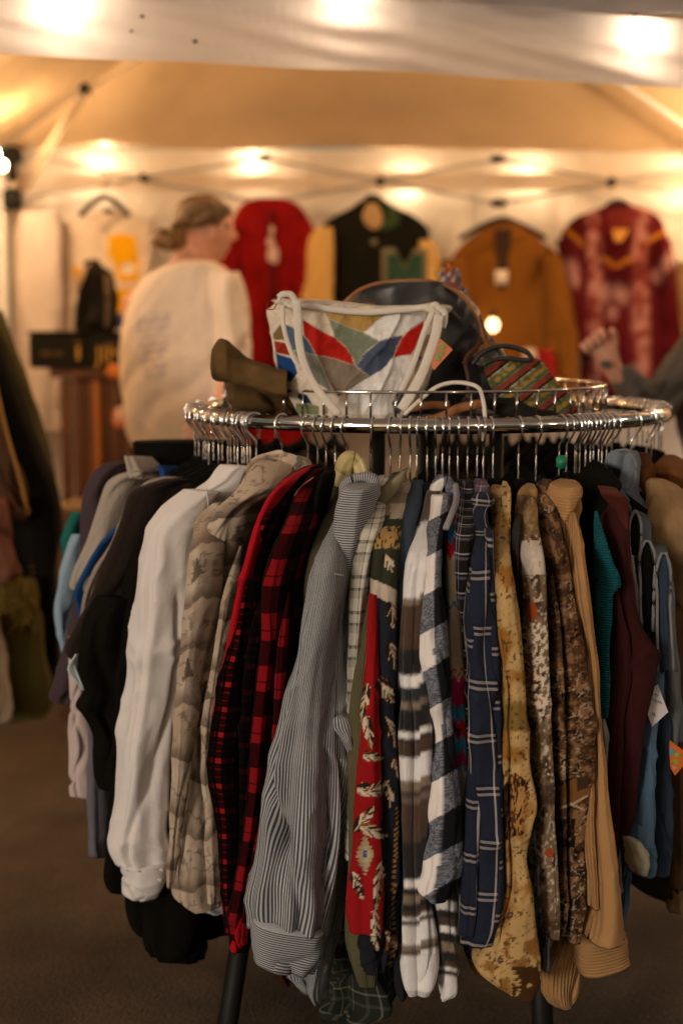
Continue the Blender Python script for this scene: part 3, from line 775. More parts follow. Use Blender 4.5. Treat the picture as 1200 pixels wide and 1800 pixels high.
def headshape(c, yaw, sc=1.0):
    """face with brow, nose, lips and chin; x right, -y forward before yaw"""
    n, m = 40, 48; V = []; Fc = []
    for i in range(n+1):
        t = math.pi*i/n
        for j in range(m):
            p = 2*math.pi*j/m
            x = math.sin(t)*math.cos(p); y = math.sin(t)*math.sin(p); z = math.cos(t)
            fx = x*.074; fy = y*.094; fz = z*.115
            fwd = max(0, -y)**2
            if z < 0:
                k = 1-.34*(-z)**1.3; fx *= k; fy = fy*(1-.15*(-z)) if y < 0 else fy*(1-.45*(-z))
            a = math.atan2(x, -y) if (x or y) else 0
            if y < 0:
                nose = math.exp(-((z+.12)/.17)**2-(a/.16)**2)*.024*(1 if z > -.3 else .4)
                brow = math.exp(-((z-.22)/.10)**2-(a/.6)**2)*.004
                eye = -math.exp(-((z-.06)/.10)**2-((abs(a)-.38)/.18)**2)*.007
                lip = math.exp(-((z+.50)/.07)**2-(a/.28)**2)*.007
                chin = math.exp(-((z+.80)/.14)**2-(a/.35)**2)*.008
                fy -= nose+brow+eye+lip+chin
            V.append((fx*sc, fy*sc, fz*sc))
    for i in range(n):
        for j in range(m): Fc.append([i*m+j, (i+1)*m+j, (i+1)*m+(j+1) % m, i*m+(j+1) % m])
    V = np.array(V); ca, sa = math.cos(yaw), math.sin(yaw)
    # ears
    mb = MB()
    for s in (-1, 1):
        mb.ball((s*.074*sc, .008*sc, -.005), (.010*sc, .018*sc, .032*sc), 10)
    e = np.concatenate(mb.V); V2 = np.concatenate([V, e]); Fc += [[i+len(V) for i in f] for f in mb.F]
    R_ = np.array(((ca, -sa, 0), (sa, ca, 0), (0, 0, 1)))
    return V2@R_.T+np.array(c), Fc
def hand(wrist, fwd, palm, side, curl=.9, s=1.0):
    """joints and edges: palm fan and five fingers. fwd: toward fingers, palm: out of the palm, side: toward the thumb"""
    f, p, d = [Vector(q).normalized() for q in (fwd, palm, side)]
    J = [(wrist, .026*s), (wrist+f*.035*s, (.034*s, .018*s))]; E = [(0, 1)]
    for k, (off, L) in enumerate(((.030, .072), (.010, .080), (-.010, .075), (-.029, .060))):
        b = wrist+f*.085*s+d*off*s; i0 = len(J); J.append((b, .0115*s)); E.append((1, i0))
        q = b; ang = 0
        for t, l in enumerate((.42, .32, .26)):
            ang += curl*(.8 if t else .7); dr = f*math.cos(ang)+p*math.sin(ang); q = q+dr*L*l*s
            J.append((q, (.0095-.001*t)*s)); E.append((len(J)-2, len(J)-1))
    b = wrist+f*.035*s+d*.036*s; i0 = len(J); J.append((b, .013*s)); E.append((1, i0))
    q = b
    for t, l in enumerate((.034, .028)):
        dr = (f*.75+d*(.6-.5*t)+p*(.35+.4*t)).normalized(); q = q+dr*l*s; J.append((q, .0105*s-.001*t)); E.append((len(J)-2, len(J)-1))
    return J, E
def full_body(name, base_xy, hgt, yaw, parent, armR, armL, head_c, head_yaw, m=skin, hand_kw=(None, None)):
    bx, by = base_xy; s = hgt/1.70
    r = Vector((math.cos(yaw), math.sin(yaw), 0))
    c = Vector((bx, by, 0)); up = Vector((0, 0, 1))
    J = [(c+up*.93*s, (.13*s, .10*s)), (c+up*1.12*s, (.11*s, .085*s)), (c+up*1.30*s, (.135*s, .095*s)), (c+up*1.41*s, (.075*s, .06*s)),
         (c*1+up*1.47*s, .05*s), (Vector(head_c)-up*.03, .05*s)]
    E = [(0, 1), (1, 2), (2, 3), (3, 4), (4, 5)]
    for sg in (-1, 1):
        k = len(J); a = c+r*sg*.09*s
        J += [(a+up*.86*s, .085*s), (a+up*.48*s, .055*s), (a+up*.30*s+Vector((0, 0, 0)), .052*s), (a+up*.08*s, .036*s), (a+up*.035*s-Vector((r.y*-.10, r.x*.10, 0)), (.036*s, .025*s))]
        E += [(0, k), (k, k+1), (k+1, k+2), (k+2, k+3), (k+3, k+4)]
    for sg, arm, hk in ((1, armR, hand_kw[0]), (-1, armL, hand_kw[1])):
        k = len(J); sh = c+r*sg*.165*s+up*1.365*s
        J += [(sh, .052*s), (arm[0], .040*s), ((Vector(arm[0])+Vector(arm[1]))/2, .038*s)]
        E += [(2, k), (k, k+1), (k+1, k+2)]
        hj, he = hand(Vector(arm[1]), *hk)
        n = len(J); J += hj; E += [(a+n, b+n) for a, b in he]; E.append((k+2, n))
    J = [(tuple(j[0]), j[1]) for j in J]
    return skinbody(name, J, E, m, parent, 2, headshape(head_c, head_yaw, s*.90))

# --- woman with her back to us
YP = 4.45
hc = P(363, 407, YP)
wbase = (P(325, 700, YP).x, YP)
wm = empty('person', (*wbase, 0), 'woman with brown hair in a low bun, cream sweatshirt, seen from behind', 'person')
shR = P(402, 520, YP); 
full_body('body', wbase, 1.72, 0, wm, (P(415, 640, YP-.06), P(385, 740, YP-.35)), (P(262, 640, YP+.02), P(275, 750, YP+.16)), hc, math.radians(118),
          hand_kw=(((-.3, -.9, -.2), (-1, .2, 0), (0, 0, 1), .6), ((.1, .9, -.3), (1, 0, 0), (0, 0, 1), .6)))
def c_sweat(px, py, u, v):
    c = base(px, (.74, .62, .50))*(.93+.12*fbm(px*.03, py*.03))[..., None]
    m = inpoly(px, py, [(238, 556), (303, 546), (296, 600), (292, 640), (286, 668), (258, 674), (244, 610)])
    s = (np.sin(py*.46+px*.07) > -.45) & (fbm(px*.22, py*.10, 5) > .34)
    return put(c, (m & s)*.62, np.array((.33, .29, .36)))
sw = vcloth('cream_sweatshirt', wrinkle=.010)
loft('sweatshirt', [(458, 322, 372), (466, 300, 390), (480, 268, 404), (505, 244, 416), (540, 226, 424), (590, 216, 424), (650, 213, 420), (700, 214, 414), (745, 222, 404), (772, 232, 394), (786, 240, 390)], sw, wm,
     flat=(YP, YP), T=.125, colf=c_sweat, dens=3, fold=.03)
loft('sleeve', [(478, 372, 402), (500, 370, 416), (550, 374, 428), (620, 380, 434), (680, 376, 432), (730, 366, 422)], sw, wm, flat=(YP-.12, YP-.06), T=.062, colf=c_sweat, dens=4, fold=.16)
sweep('neck_rib', [P(318, 470, YP-.04), P(335, 464, YP-.075), P(355, 463, YP-.075), P(378, 474, YP-.05)], .010, cloth('cream_rib', (.6, .45, .32)), wm, res=14)
loft('trousers', [(770, 234, 392), (800, 236, 392), (900, 238, 388), (1100, 245, 385), (1300, 262, 375), (1420, 270, 365)], cloth('black_trousers', blackfab), wm, flat=(YP+.02, YP+.02), T=.11, dens=6)
hm = M('brown_hair'); tcx = hm.n('ShaderNodeUVMap').outputs[0]
nh = hm.noise(hm.map(tcx, (160, 12, 1)), 1, 3)
hm.l(hm.ramp(nh, [(.3, (.05, .026, .009)), (.55, (.13, .070, .023)), (.75, (.28, .165, .06))], False), hm.b.inputs['Base Color']); hm.b.inputs['Roughness'].default_value = .5; hm = hm.m
# hair as a cap: swept back from the forehead to the nape
hr = loft('hair', [(343, 340, 372, ), (350, 325, 388), (362, 313, 402), (374, 307, 408), (384, 305, 394), (396, 302, 380), (408, 302, 350), (420, 308, 345), (432, 315, 340), (440, 316, 334)], hm, wm, flat=(YP-.0, YP-.0), T=.108, fold=.06, wr=.003, nfold=(9, 14, 21), dens=3)
loft('side_hair', [(362, 330, 404), (372, 335, 402), (384, 352, 392), (396, 366, 384), (404, 371, 379)], hm, hr, flat=(YP-.045, YP-.045), T=.052, fold=.05, wr=.002, dens=3)
mb = MB(); mb.ball(P(288, 420, YP+.01), (.036, .034, .034), 14); mb.ball(P(300, 424, YP), (.034, .03, .03), 12); mb.build('bun', hm, hr)
for k in range(7):
    a = P(300+k*5, 428+k*2, YP-.05); sweep('loose_strand', [a, a+Vector((.006*(k-3), -.01, -.03)), a+Vector((.010*(k-3), 0, -.055))], .0015, hm, hr, n=5)
sweep('hair_lock', [P(385, 352, YP-.07), P(370, 372, YP-.095), P(345, 392, YP-.10), P(318, 410, YP-.07)], .008, solid('light_brown_hair', (.17, .09, .028), .5), hr, rt=.004, res=14)
MB().ball(P(400, 398, YP-.072), (.009, .004, .006), 8).build('eye', solid('dark_eye', (.02, .015, .01), .3), wm)

# --- second shopper at the right edge, raised hand
YR = 3.95
rb = (P(1330, 700, YR).x, YR+.05)
pr = empty('person', (*rb, 0), 'shopper in a grey top at the right edge with raised fist and a wrist tattoo', 'person')
wr_ = P(1066, 632, YR-.05); elb = P(1128, 722, YR+.0)
fw = (P(1034, 585, YR-.05)-wr_)
full_body('body', rb, 1.56, math.pi, pr, (elb, wr_+(elb-wr_)*.12), (P(1440, 760, YR), P(1430, 900, YR)), (rb[0], rb[1], 1.47), math.radians(80),
          hand_kw=((tuple(fw), (-.25, -.95, .05), (.62, -.25, .55), 1.95, 1.02), ((0, 0, -1), (1, 0, 0), (0, -1, 0), .5)))
gy = cloth('grey_jersey', (.10, .085, .075), wrinkle=.008)
sh = Vector((rb[0]-.17, rb[1], 1.37))
loft('forearm_sleeve', [(1072, 668, 1106, 640), (1090, 694, 1126, 660), (1112, 730, 1150, 672), (1130, 745, 1168, 668)], gy, pr, flat=(YR, YR-.02), T=.055, dens=3, lip=False)
loft('upper_sleeve', [(1118, 748, 1112, 692), (1150, 748, 1136, 680), (1180, 728, 1155, 655), (1210, 698, 1180, 625), (1250, 665, 1212, 578), (1285, 640, 1250, 560)], gy, pr, flat=(YR+.02, YR+.02), T=.062, dens=3)
loft('top', [(560, 1300, 1360), (575, 1260, 1400), (610, 1225, 1440), (660, 1195, 1450), (740, 1188, 1450), (800, 1200, 1440), (900, 1215, 1435)], gy, pr, flat=(YR+.08, YR+.08), T=.14, dens=5)
loft('jeans', [(880, 1225, 1435), (1000, 1230, 1430), (1300, 1240, 1415), (1560, 1245, 1400)], cloth('dark_jeans', (.03, .04, .06)), pr, flat=(YR+.08, YR+.08), T=.11, dens=8)
mb = MB(); mb.ball(Vector((rb[0], rb[1]+.01, 1.50)), (.088, .105, .115), 14); mb.build('hair', hm, pr)
p = P(1064, 640, YR-.088); mb = MB(); mb.ball(p, (.016, .006, .012), 8); mb.build('tattoo', solid('tattoo_ink', (.05, .06, .05), .7), pr)

# ================================================================== LEFT BLURRED RACK
YL = 3.7
rk = empty('coat_rail', (P(-60, 900, YL).x, YL, 0), 'straight rail at the left edge carrying the coats', 'clothes rail')
zr = P(0, 500, YL).z
sweep('top_rail', [Vector((-1.35, YL+.1, zr)), Vector((-.98, YL-.5, zr))], .014, chrome, rk)
for q in (Vector((-1.35, YL+.1, 0)), Vector((-.98, YL-.5, 0))): sweep('upright', [q, q+Vector((0, 0, zr))], .014, chrome, rk)
GL = 'coats on the rail at the left edge'
def lc(name, label, rows, c, Y, T=.05, **k):
    o = loft(name, rows, c if hasattr(c, 'name') else cloth(name+'_cloth', c, wrinkle=.008), flat=(Y, Y), T=T, dens=5, **k)
    return tag(o, label, k.get('cat', 'coat') if False else 'coat', GL)
lc('olive_coat', 'olive coat sloping down behind the black one at the left edge', [(545, -60, 0), (600, -60, 22), (680, -60, 55), (760, -60, 78), (830, -60, 92), (900, -50, 100), (960, -40, 95)], (.075, .060, .022), YL+.25)
lc('black_coat', 'long black coat at the left edge in front of the olive one', [(570, -80, -6), (620, -80, 8), (700, -80, 38), (780, -80, 66), (860, -60, 95), (930, -20, 104), (1000, 20, 96), (1080, 40, 100), (1160, 50, 102), (1230, 50, 98)], blackfab, YL+.1, .06)
lc('brown_jacket', 'brown jacket with a tan edge at the left of the frame', [(640, -80, -10), (720, -80, 4), (800, -80, 24), (860, -80, 42), (905, -80, 52), (915, -80, 40)], (.070, .034, .018), YL-.06)
sweep('jacket_piping', [P(-6, 680, YL-.12), P(12, 760, YL-.12), P(32, 830, YL-.12), P(50, 905, YL-.12)], .004, cloth('tan_piping', (.32, .16, .04)), bpy.data.objects['brown_jacket'], n=6, res=16)
o = lc('olive_skirt', 'olive green skirt hanging low at the left edge with a furry trim', [(1020, -30, 60), (1060, -30, 68), (1150, -30, 84), (1220, -30, 94), (1250, -30, 88), (1262, 10, 60)], (.085, .072, .020), YL-.05)
lc('russet_sleeve', 'russet sleeve hanging below the brown jacket', [(880, -40, 8), (940, -40, 18), (1000, -40, 30), (1020, -30, 24)], (.16, .065, .04), YL-.16)
lc('white_sleeve', 'white sleeve end at the far left edge', [(1080, -40, -2), (1160, -40, 8), (1230, -40, 14), (1268, -40, 16)], (.5, .43, .36), YL-.18)
mb0 = loft('fur_backing', [(1022, 6, 46), (1050, 2, 54), (1090, 4, 50), (1105, 14, 40)], cloth('ochre_backing', (.13, .085, .02)), o, flat=(YL-.10, YL-.10), T=.03, dens=4)
fm = cloth('ochre_fur', (.16, .10, .02), wrinkle=.004)
mb = MB(); rnd = random.Random(4)
for k in range(900):
    p = P(rnd.gauss(28, 13), rnd.gauss(1062, 19), YL-.13+rnd.uniform(-.03, .03)); d = Vector((rnd.uniform(-1, 1), rnd.uniform(-1, 0), rnd.uniform(-1, .4))).normalized()*.018
    mb.sweep([p, p+d*.6, p+d+Vector((0, 0, -.004))], .0013, n=4)
mb.build('fur_trim', fm, o)
t = empty('wooden_crate', (P(122, 870, 4.4).x, 4.4, 0), 'shadowed tan cardboard carton on the ground beside the stand', 'carton')
bxw('carton', P(96, 950, 4.6).x, P(165, 950, 4.6).x, 0.0, P(120, 895, 4.6).z, 4.6, 4.9, solid('cardboard', (.16, .10, .05), .9), t)
t.name = 'cardboard_carton'; t.location = t.location
# ================================================================== ROUND RACK
rack = empty('round_clothes_rack', (CX, CY, 0), 'round chrome clothes rack with wire basket top and black legs', 'clothes rack')
def ringpts(R, z, n=120, cx=CX, cy=CY): return [(cx+R*math.cos(a), cy+R*math.sin(a), z) for a in np.linspace(0, 2*math.pi, n, endpoint=False)]
sweep('rail', ringpts(RAIL, RZ, 160), .0128, chrome, rack, closed=True, n=16)
bk = empty('x', (0, 0, 0), None, None); bpy.data.objects.remove(bk)
BX = CX-.026; BR = .372; BZ = 1.188; wires = MB()
bas = sweep('wire_basket', ringpts(BR, BZ, 120, BX), .0030, chrome, rack, closed=True, n=8)
wb_ = MB(); wb_.sweep(ringpts(BR, BZ-.047, 120, BX), .0024, n=8, closed=True)
for k in range(54):
    a = 2*math.pi*(k+.35)/54; x, y = BX+BR*math.cos(a), CY+BR*math.sin(a); wb_.sweep([(x, y, BZ), (x, y, BZ-.047)], .0024, n=6)
wb_.build('upright_wires', chrome, bas)
wb_ = MB()
for k in range(-7, 8):
    h = math.sqrt(max(0, BR**2-(k*.05)**2)); wb_.sweep([(BX+k*.05, CY-h, BZ-.047), (BX+k*.05, CY+h, BZ-.047)], .0016, n=6)
    wb_.sweep([(BX-h, CY+k*.05, BZ-.050), (BX+h, CY+k*.05, BZ-.050)], .0016, n=6)
wb_.build('floor_wires', chrome, bas)
for k in range(4):
    a = math.radians(38+90*k); r = Vector((math.cos(a), math.sin(a), 0)); c = Vector((CX, CY, 0))
    sweep('spoke', [c+r*.02+Vector((0, 0, RZ-.016)), c+r*(RAIL-.008)+Vector((0, 0, RZ-.004))], .008, black_pl, rack)
sweep('centre_pole', [(CX, CY, .30), (CX, CY, RZ-.02)], .019, black_pl, rack, n=16)
for px_, x2 in ((664, 655), (872, 868)):
    q = P(px_, 760, 2.62); sweep('inner_post', [Vector((q.x, 2.62, .35)), Vector((q.x, 2.62, RZ-.01))], .014, black_pl, rack)
for (ax, ay, Ya), (bx_, by_, Yb) in (((425, 1640, 2.42), (372, 1980, 2.26)), ((948, 1690, 2.36), (962, 1980, 2.24)), ((560, 1500, 3.2), (520, 1560, 3.3)), ((930, 1500, 3.2), (960, 1560, 3.3))):
    b = P(bx_, by_, Yb); b.z = 0.012; t_ = P(ax, ay, Ya)
    top = Vector((CX+(t_.x-CX)*.25, CY+(t_.y-CY)*.25, .62)); foot = t_+(b-t_)*((t_.z-.012)/max(.05, t_.z-P(bx_, by_, Yb).z)) if P(bx_, by_, Yb).z < t_.z-.05 else b
    foot.z = .014
    sweep('leg', [top, t_, foot], .0185, black_pl, rack, n=14)
    sweep('rubber_foot', [foot+Vector((0, 0, -.012)), foot+Vector((0, 0, .03))], .023, black_pl, rack, n=14)
sweep('base_hub', [(CX, CY, .28), (CX, CY, .62)], .03, black_pl, rack, n=16)

# ================================================================== HANGERS
GH = 'black hangers with chrome hooks on the round rack'
velvet = solid('black_velvet', (.006, .0055, .0045), .95, spec=.05)
hookm = solid('hook_chrome', (.86, .86, .86), .16, 1.0, .04, 8)
rnd = random.Random(7)
def hanger(ang, label, drop=.058, wid=.13, tilt=0., lean=0.):
    """ang in radians around the rack; one chrome hook over the rail, black arms along the radius"""
    r = Vector((math.cos(ang), math.sin(ang), 0)); tv = Vector((-r.y, r.x, 0)); c = Vector((CX, CY, RZ))+r*RAIL
    r2 = (r*math.cos(tilt)+tv*math.sin(tilt)).normalized()
    t = empty('clothes_hanger', c-Vector((0, 0, .16)), label, 'hanger', GH)
    key = 'h'
    Rh = .0175
    pts = []
    for a in np.linspace(math.radians(205), math.radians(0), 12):
        pts.append(c+r2*(Rh*math.cos(a))*-1*-1+Vector((0, 0, Rh*math.sin(a)-.002)))
    pts += [c+r2*.0165+Vector((0, 0, -.010)), c+r2*.008+tv*lean*.4+Vector((0, 0, -.024)), c+tv*lean+Vector((0, 0, -.036)), c+tv*lean+Vector((0, 0, -.036-drop*.55)), c+tv*lean+Vector((0, 0, -.036-drop))]
    sweep('hook', pts, .0020, hookm, t, n=7, res=36)
    n = c+tv*lean+Vector((0, 0, -.036-drop))
    arm = []
    for s_ in np.linspace(-1, 1, 15):
        arm.append(n+r2*wid*s_+Vector((0, 0, -.012-.05*abs(s_)**1.2)))
    sweep('arms', arm, .006, velvet, t, rt=.013, n=8)
    sweep('neck', [n+Vector((0, 0, .006)), n+Vector((0, 0, -.022))], .0075, velvet, t, n=8)
    return t
def ang_of(px, far=False):
    Y = circ(px, 748, RAIL, far=far); p = P(px, 748, Y); return math.atan2(p.y-CY, p.x-CX)

# ================================================================== GARMENTS ON THE RACK
GG = 'second hand garments hanging on the round rack'
def arch(name, xl, xr, yt, yb, w, m, par, Y, colf=None, lean=0., T=.016):
    """a shirt collar folded over the hanger: an arched band, the shade inside it painted as a black fill"""
    c = (xl+xr)/2; a = (xr-xl)/2; h = yb-yt; st_ = []; w = max(w, a*.80); _sd[0] += 1; ph = _sd[0]*2.1
    for k, t in enumerate(np.linspace(0, math.pi, 13)):
        s_, q = math.cos(t), max(0, math.sin(t))**.62
        ox, oy = c-a*s_+lean*(1-q)*0+lean*q, yb-h*q
        ox += 1.3*math.sin(3*t+ph)-1.5*(1-q)*math.copysign(1, s_); oy += 2.2*math.sin(2.3*t+ph)*q
        ix, iy = c-(a-w)*s_+lean*q*.6+1.5*math.sin(ph), yb-(h-w*.75)*q*(1+.05*math.sin(ph*2))
        if t < .05 or t > 3.09: ox += 0; iy = yb+4; ix = c-(a-w)*s_
        st_.append((ox, oy, ix, iy))
    o = loft(name, st_, m, par, flat=(Y, Y), T=T, fold=.10, wr=.003, colf=colf, dens=2.0, lip=False, sq=.6, val=.3)
    loft('neck_shade_fill', [(yt+w*.7, c-1+lean*.5, c+1+lean*.5), (yt+w*1.1, c-a+w*.9, c+a-w*.9), (yb+2, c-a+w*.9, c+a-w*.9), (yb+8, c-1, c+1)], INN, o, flat=(Y+.004, Y+.004), T=.012, fold=0, wr=0)  # black shape standing in for the shade inside the collar
    return o
def flap(par, rows, m, f0, f1, R, y0, y1=None, colf=None, a=.035, sd=0., dens=None, name='front_panel'):
    """a loose front panel or placket edge hanging in front of the body"""
    A = np.array([r for r in rows if len(r) == 3], float); y1 = y1 or A[-1, 0]-6; out = []
    for y in np.linspace(y0, y1, 9):
        xl = np.interp(y, A[:, 0], A[:, 1]); xr = np.interp(y, A[:, 0], A[:, 2]); t = (y-y0)/(y1-y0); s_ = .07*math.sin(y/75.+sd)
        g0 = f0+s_+(0 if t > .12 else (1-t/.12)*(f1-f0)*.4); g1 = f1+s_*.6-(0 if t > .12 else (1-t/.12)*(f1-f0)*.4)
        out.append((y, xl+(xr-xl)*g0, xl+(xr-xl)*g1))
    return loft(name, out, m, par, R=R, a=a, colf=colf, dens=dens or (2.0 if colf else 3.0), fold=.12, bmax=.03)
def garment(name, label, cat, px, py=1300, Y=2.4):
    p = P(px, py, Y); return empty(name, p, label, cat, GG)
D = np.array

INN = cloth('neck_shade', (.006, .005, .004), fuzz=0, spec=.02)  # near-black colour that carries the shade inside collars
BLK = cloth('black_cotton', blackfab, wrinkle=.006, fuzz=0, spec=.03)
BLK2 = cloth('brown_black_wool', (.022, .015, .011), wrinkle=.006)

# -- far left, one behind the other
def simple(name, label, cat, rows, m, flat=None, **k):
    o = loft(name, rows, m, flat=flat, **k); return tag(o, label, cat, GG)
simple('teal_tee', 'teal sliver of a t-shirt farthest back on the left of the rack', 't-shirt',
       [(900, 130, 180), (930, 116, 180), (960, 111, 180), (1010, 112, 170), (1060, 118, 165)], cloth('teal_cotton', (.012, .10, .085)), (2.86, 2.95), T=.02)
simple('light_blue_shirt', 'pale blue shirt whose edge shows left of the plum sweater', 'shirt',
       [(940, 130, 200), (980, 116, 200), (1020, 106, 190), (1060, 98, 180), (1085, 100, 170), (1150, 120, 165)], cloth('pale_blue_cotton', (.24, .34, .42)), (2.80, 2.9), T=.02)
simple('plum_sweater', 'dark plum sweater with a rounded shoulder at the left end of the rack', 'sweater',
       [(812, 215, 262), (818, 188, 285), (836, 167, 300), (862, 153, 310), (910, 149, 310), (960, 144, 300), (1050, 133, 280), (1130, 116, 260), (1200, 100, 240), (1226, 96, 225), (1238, 104, 215)],
       cloth('plum_knit', (.055, .038, .045), wrinkle=.005), (2.70, 2.86), T=.03)
g = garment('grey_beige_shirt', 'grey beige shirt with a pointed sleeve end near the left of the rack', 'shirt', 230, 1300, 2.66)
GB = cloth('grey_beige_cotton', (.34, .29, .24), wrinkle=.006)
loft('body', [(828, 244, 300), (836, 215, 320), (850, 193, 340), (880, 178, 345), (915, 165, 350), (960, 152, 345), (1000, 135, 335), (1035, 129, 320), (1042, 140, 310)], GB, g, flat=(2.62, 2.78), T=.028)
if 0: sweep('sleeve_seam', [P(187, 858, 2.585), P(192, 880, 2.585), P(198, 900, 2.585)], .0018, cloth('seam_shadow', (.15, .12, .1)), g, n=6)
loft('collar', [(824, 240, 262), (832, 234, 286), (842, 232, 300)], GB, g, flat=(2.60, 2.7), T=.02)
simple('royal_blue_shirt', 'royal blue shirt between the grey ones, only its collar and hem tip showing', 'shirt',
       [(818, 278, 322), (830, 284, 342), (850, 280, 360), (900, 230, 370), (1000, 150, 350), (1050, 132, 330), (1068, 138, 300), (1160, 148, 290)], cloth('royal_blue', (.012, .055, .17)), (2.615, 2.75), T=.012)
g = garment('grey_shirt', 'heather grey shirt in front of the grey beige one, long slanting sleeve', 'shirt', 260, 1300, 2.58)
GR = cloth('heather_grey', (.255, .205, .175), wrinkle=.006)
loft('body', [(838, 300, 345), (848, 262, 370), (862, 244, 380), (890, 226, 380), (915, 210, 380), (953, 196, 370), (1000, 168, 360), (1047, 148, 350), (1100, 138, 340), (1140, 122, 330), (1150, 124, 300)], GR, g, flat=(2.56, 2.70), T=.025)
sweep('sleeve_seam', [P(262, 850, 2.53), P(240, 880, 2.53), P(225, 905, 2.53), P(205, 935, 2.54)], .0016, cloth('seam_shadow2', (.14, .11, .1)), g, n=6)
# things hanging low behind the black jackets
simple('pale_pink_top', 'pale pink white top hanging low at the left of the rack', 'top', [(1120, 128, 190), (1230, 128, 195), (1300, 128, 200), (1360, 129, 200), (1403, 131, 200)], cloth('pale_pink_cotton', (.52, .42, .39)), (2.60, 2.7), T=.02)
simple('dusty_blue_top', 'dusty grey blue top beside the pale pink one', 'top', [(1100, 150, 240), (1250, 158, 240), (1400, 160, 240), (1480, 161, 240), (1507, 163, 240)], cloth('dusty_blue', (.12, .115, .135)), (2.55, 2.66), T=.02)
o = simple('white_price_tag', 'folded pale blue white tag poking out left of the black jackets', 'tag', [(1150, 134, 138), (1178, 119, 150), (1196, 132, 154), (1214, 147, 154)], solid('tag_card', (.45, .52, .55), .7), (2.45, 2.48), T=.003, fold=0, wr=0.001)

# black jackets
g = garment('black_brown_jacket', 'brown black jacket with jagged sleeve end, left of the other black ones', 'jacket', 300, 1400, 2.5)
loft('body', [(842, 300, 372), (852, 262, 390), (865, 236, 400), (890, 225, 400), (947, 207, 400), (1000, 182, 395), (1047, 163, 390), (1100, 138, 380), (1140, 122, 370), (1155, 128, 360), (1165, 142, 350)], BLK2, g, flat=(2.50, 2.62), T=.03)
loft('sleeve', [(1050, 180, 260), (1100, 150, 260), (1165, 140, 258), (1213, 147, 255), (1245, 136, 250), (1262, 150, 250), (1285, 170, 248), (1307, 180, 246), (1340, 178, 244), (1367, 178, 240), (1393, 190, 238)], BLK, g, flat=(2.46, 2.52), T=.035)
g = garment('black_coat', 'long black coat left of the white shirt, hem lowest on the left side', 'coat', 300, 1560, 2.5)
loft('body', [(850, 355, 402), (862, 320, 420), (885, 292, 420), (930, 262, 420), (1000, 232, 420), (1100, 215, 420), (1250, 200, 418), (1400, 188, 416), (1480, 183, 414), (1545, 179, 412), (1566, 186, 410)], BLK, g, flat=(2.46, 2.6), T=.035)
g = garment('black_trench', 'black coat hem and cuff hanging below the white and beige shirts', 'coat', 310, 1600, 2.5)
loft('body', [(1000, 250, 440), (1200, 235, 430), (1400, 225, 420), (1520, 218, 405), (1590, 218, 400), (1630, 226, 402), (1640, 232, 403)], BLK, g, flat=(2.47, 2.52), T=.03)
loft('sleeve', [(1300, 262, 370), (1450, 258, 365), (1600, 256, 358), (1660, 256, 357), (1681, 262, 350)], BLK, g, flat=(2.40, 2.44), T=.035)

# -- white shirt
g = garment('white_shirt', 'white long sleeved shirt, its bright sleeve hanging at the front left', 'shirt', 260, 1560, 2.38)
WH = cloth('white_cotton', (.68, .635, .61), wrinkle=.0025, var=.05, weave=.0002)
loft('body', [(818, 398, 434), (826, 388, 437), (842, 376, 437), (858, 352, 434), (880, 318, 425), (905, 292, 400), (940, 282, 380), (1000, 278, 352), (1100, 270, 332), (1300, 262, 318), (1440, 262, 308), (1500, 262, 300)], WH, g, flat=(2.42, 2.46), T=.03, fold=.25)
loft('sleeve', [(862, 340, 372), (880, 312, 362), (905, 284, 352), (930, 264, 346), (960, 255, 340), (1030, 247, 330), (1120, 236, 322), (1213, 223, 315), (1290, 215, 297), (1400, 206, 291), (1460, 199, 288), (1490, 199, 291), (211, 1520, 294, 1505)], WH, g, flat=(2.37, 2.40), T=.05, fold=.16, wr=.006)
loft('cuff', [(211, 1517, 294, 1502), (214, 1535, 294, 1520), (220, 1560, 284, 1540), (225, 1580, 264, 1566)], WH, g, flat=(2.365, 2.395), T=.045, fold=.06, wr=.002)
sweep('armhole_seam', [P(362, 858, 2.355), P(366, 890, 2.35), P(362, 925, 2.36), P(350, 960, 2.37)], .0011, WH, g, n=5, res=16)

# -- landscape shirt
def c_land(px, py, u, v):
    q = py+16*vn(px/30., py/120.)*2+px*.20+10*vn(px/11., py/40.)
    f = np.mod(q, 92)/92.
    wb = fbm(px/34., py/26., 2.)
    c = put(base(px, (.44, .34, .25)), sm(.35, .8, wb)*.6, D((.58, .49, .40)))
    sh = sm(.62, .97, f)*(.5+.5*wb)
    c = put(c, sh*.95, D((.085, .056, .040)))
    ln = np.abs(np.mod(q*1.0+14*vn(px/9., py/9.), 31)-15) < 1.7
    c = put(c, (ln & (fbm(px/30., py/30., 9.) > .50))*.6, D((.10, .07, .05)))
    k = np.floor(q/92); xx = px+37*(k % 3)
    cell = np.mod(xx, 58)-29; fy = f*92
    tree = (np.abs(cell) < (fy-14)*.36*(.6+.6*vn(px/3., py/4.))) & (fy > 14) & (fy < 50) & (vn(k*3., np.floor(xx/58.)) > .35)
    c = put(c, tree*.8, D((.07, .055, .04)))
    tr2 = (fbm(px/6., py/18., 4.) > .66) & (f > .15) & (f < .55)
    c = put(c, tr2*.6, D((.13, .10, .07)))
    hut = (np.abs(cell-12) < 9) & (np.abs(fy-60) < 7) & (np.mod(px+py, 5) < 2.5)
    return put(c, hut*.55, D((.09, .07, .06)))
LD = vcloth('landscape_print', wrinkle=.005, var=.1)
g = garment('landscape_shirt', 'beige shirt printed with brown trees and mountains, right of the white one', 'shirt', 340, 1580, 2.36)
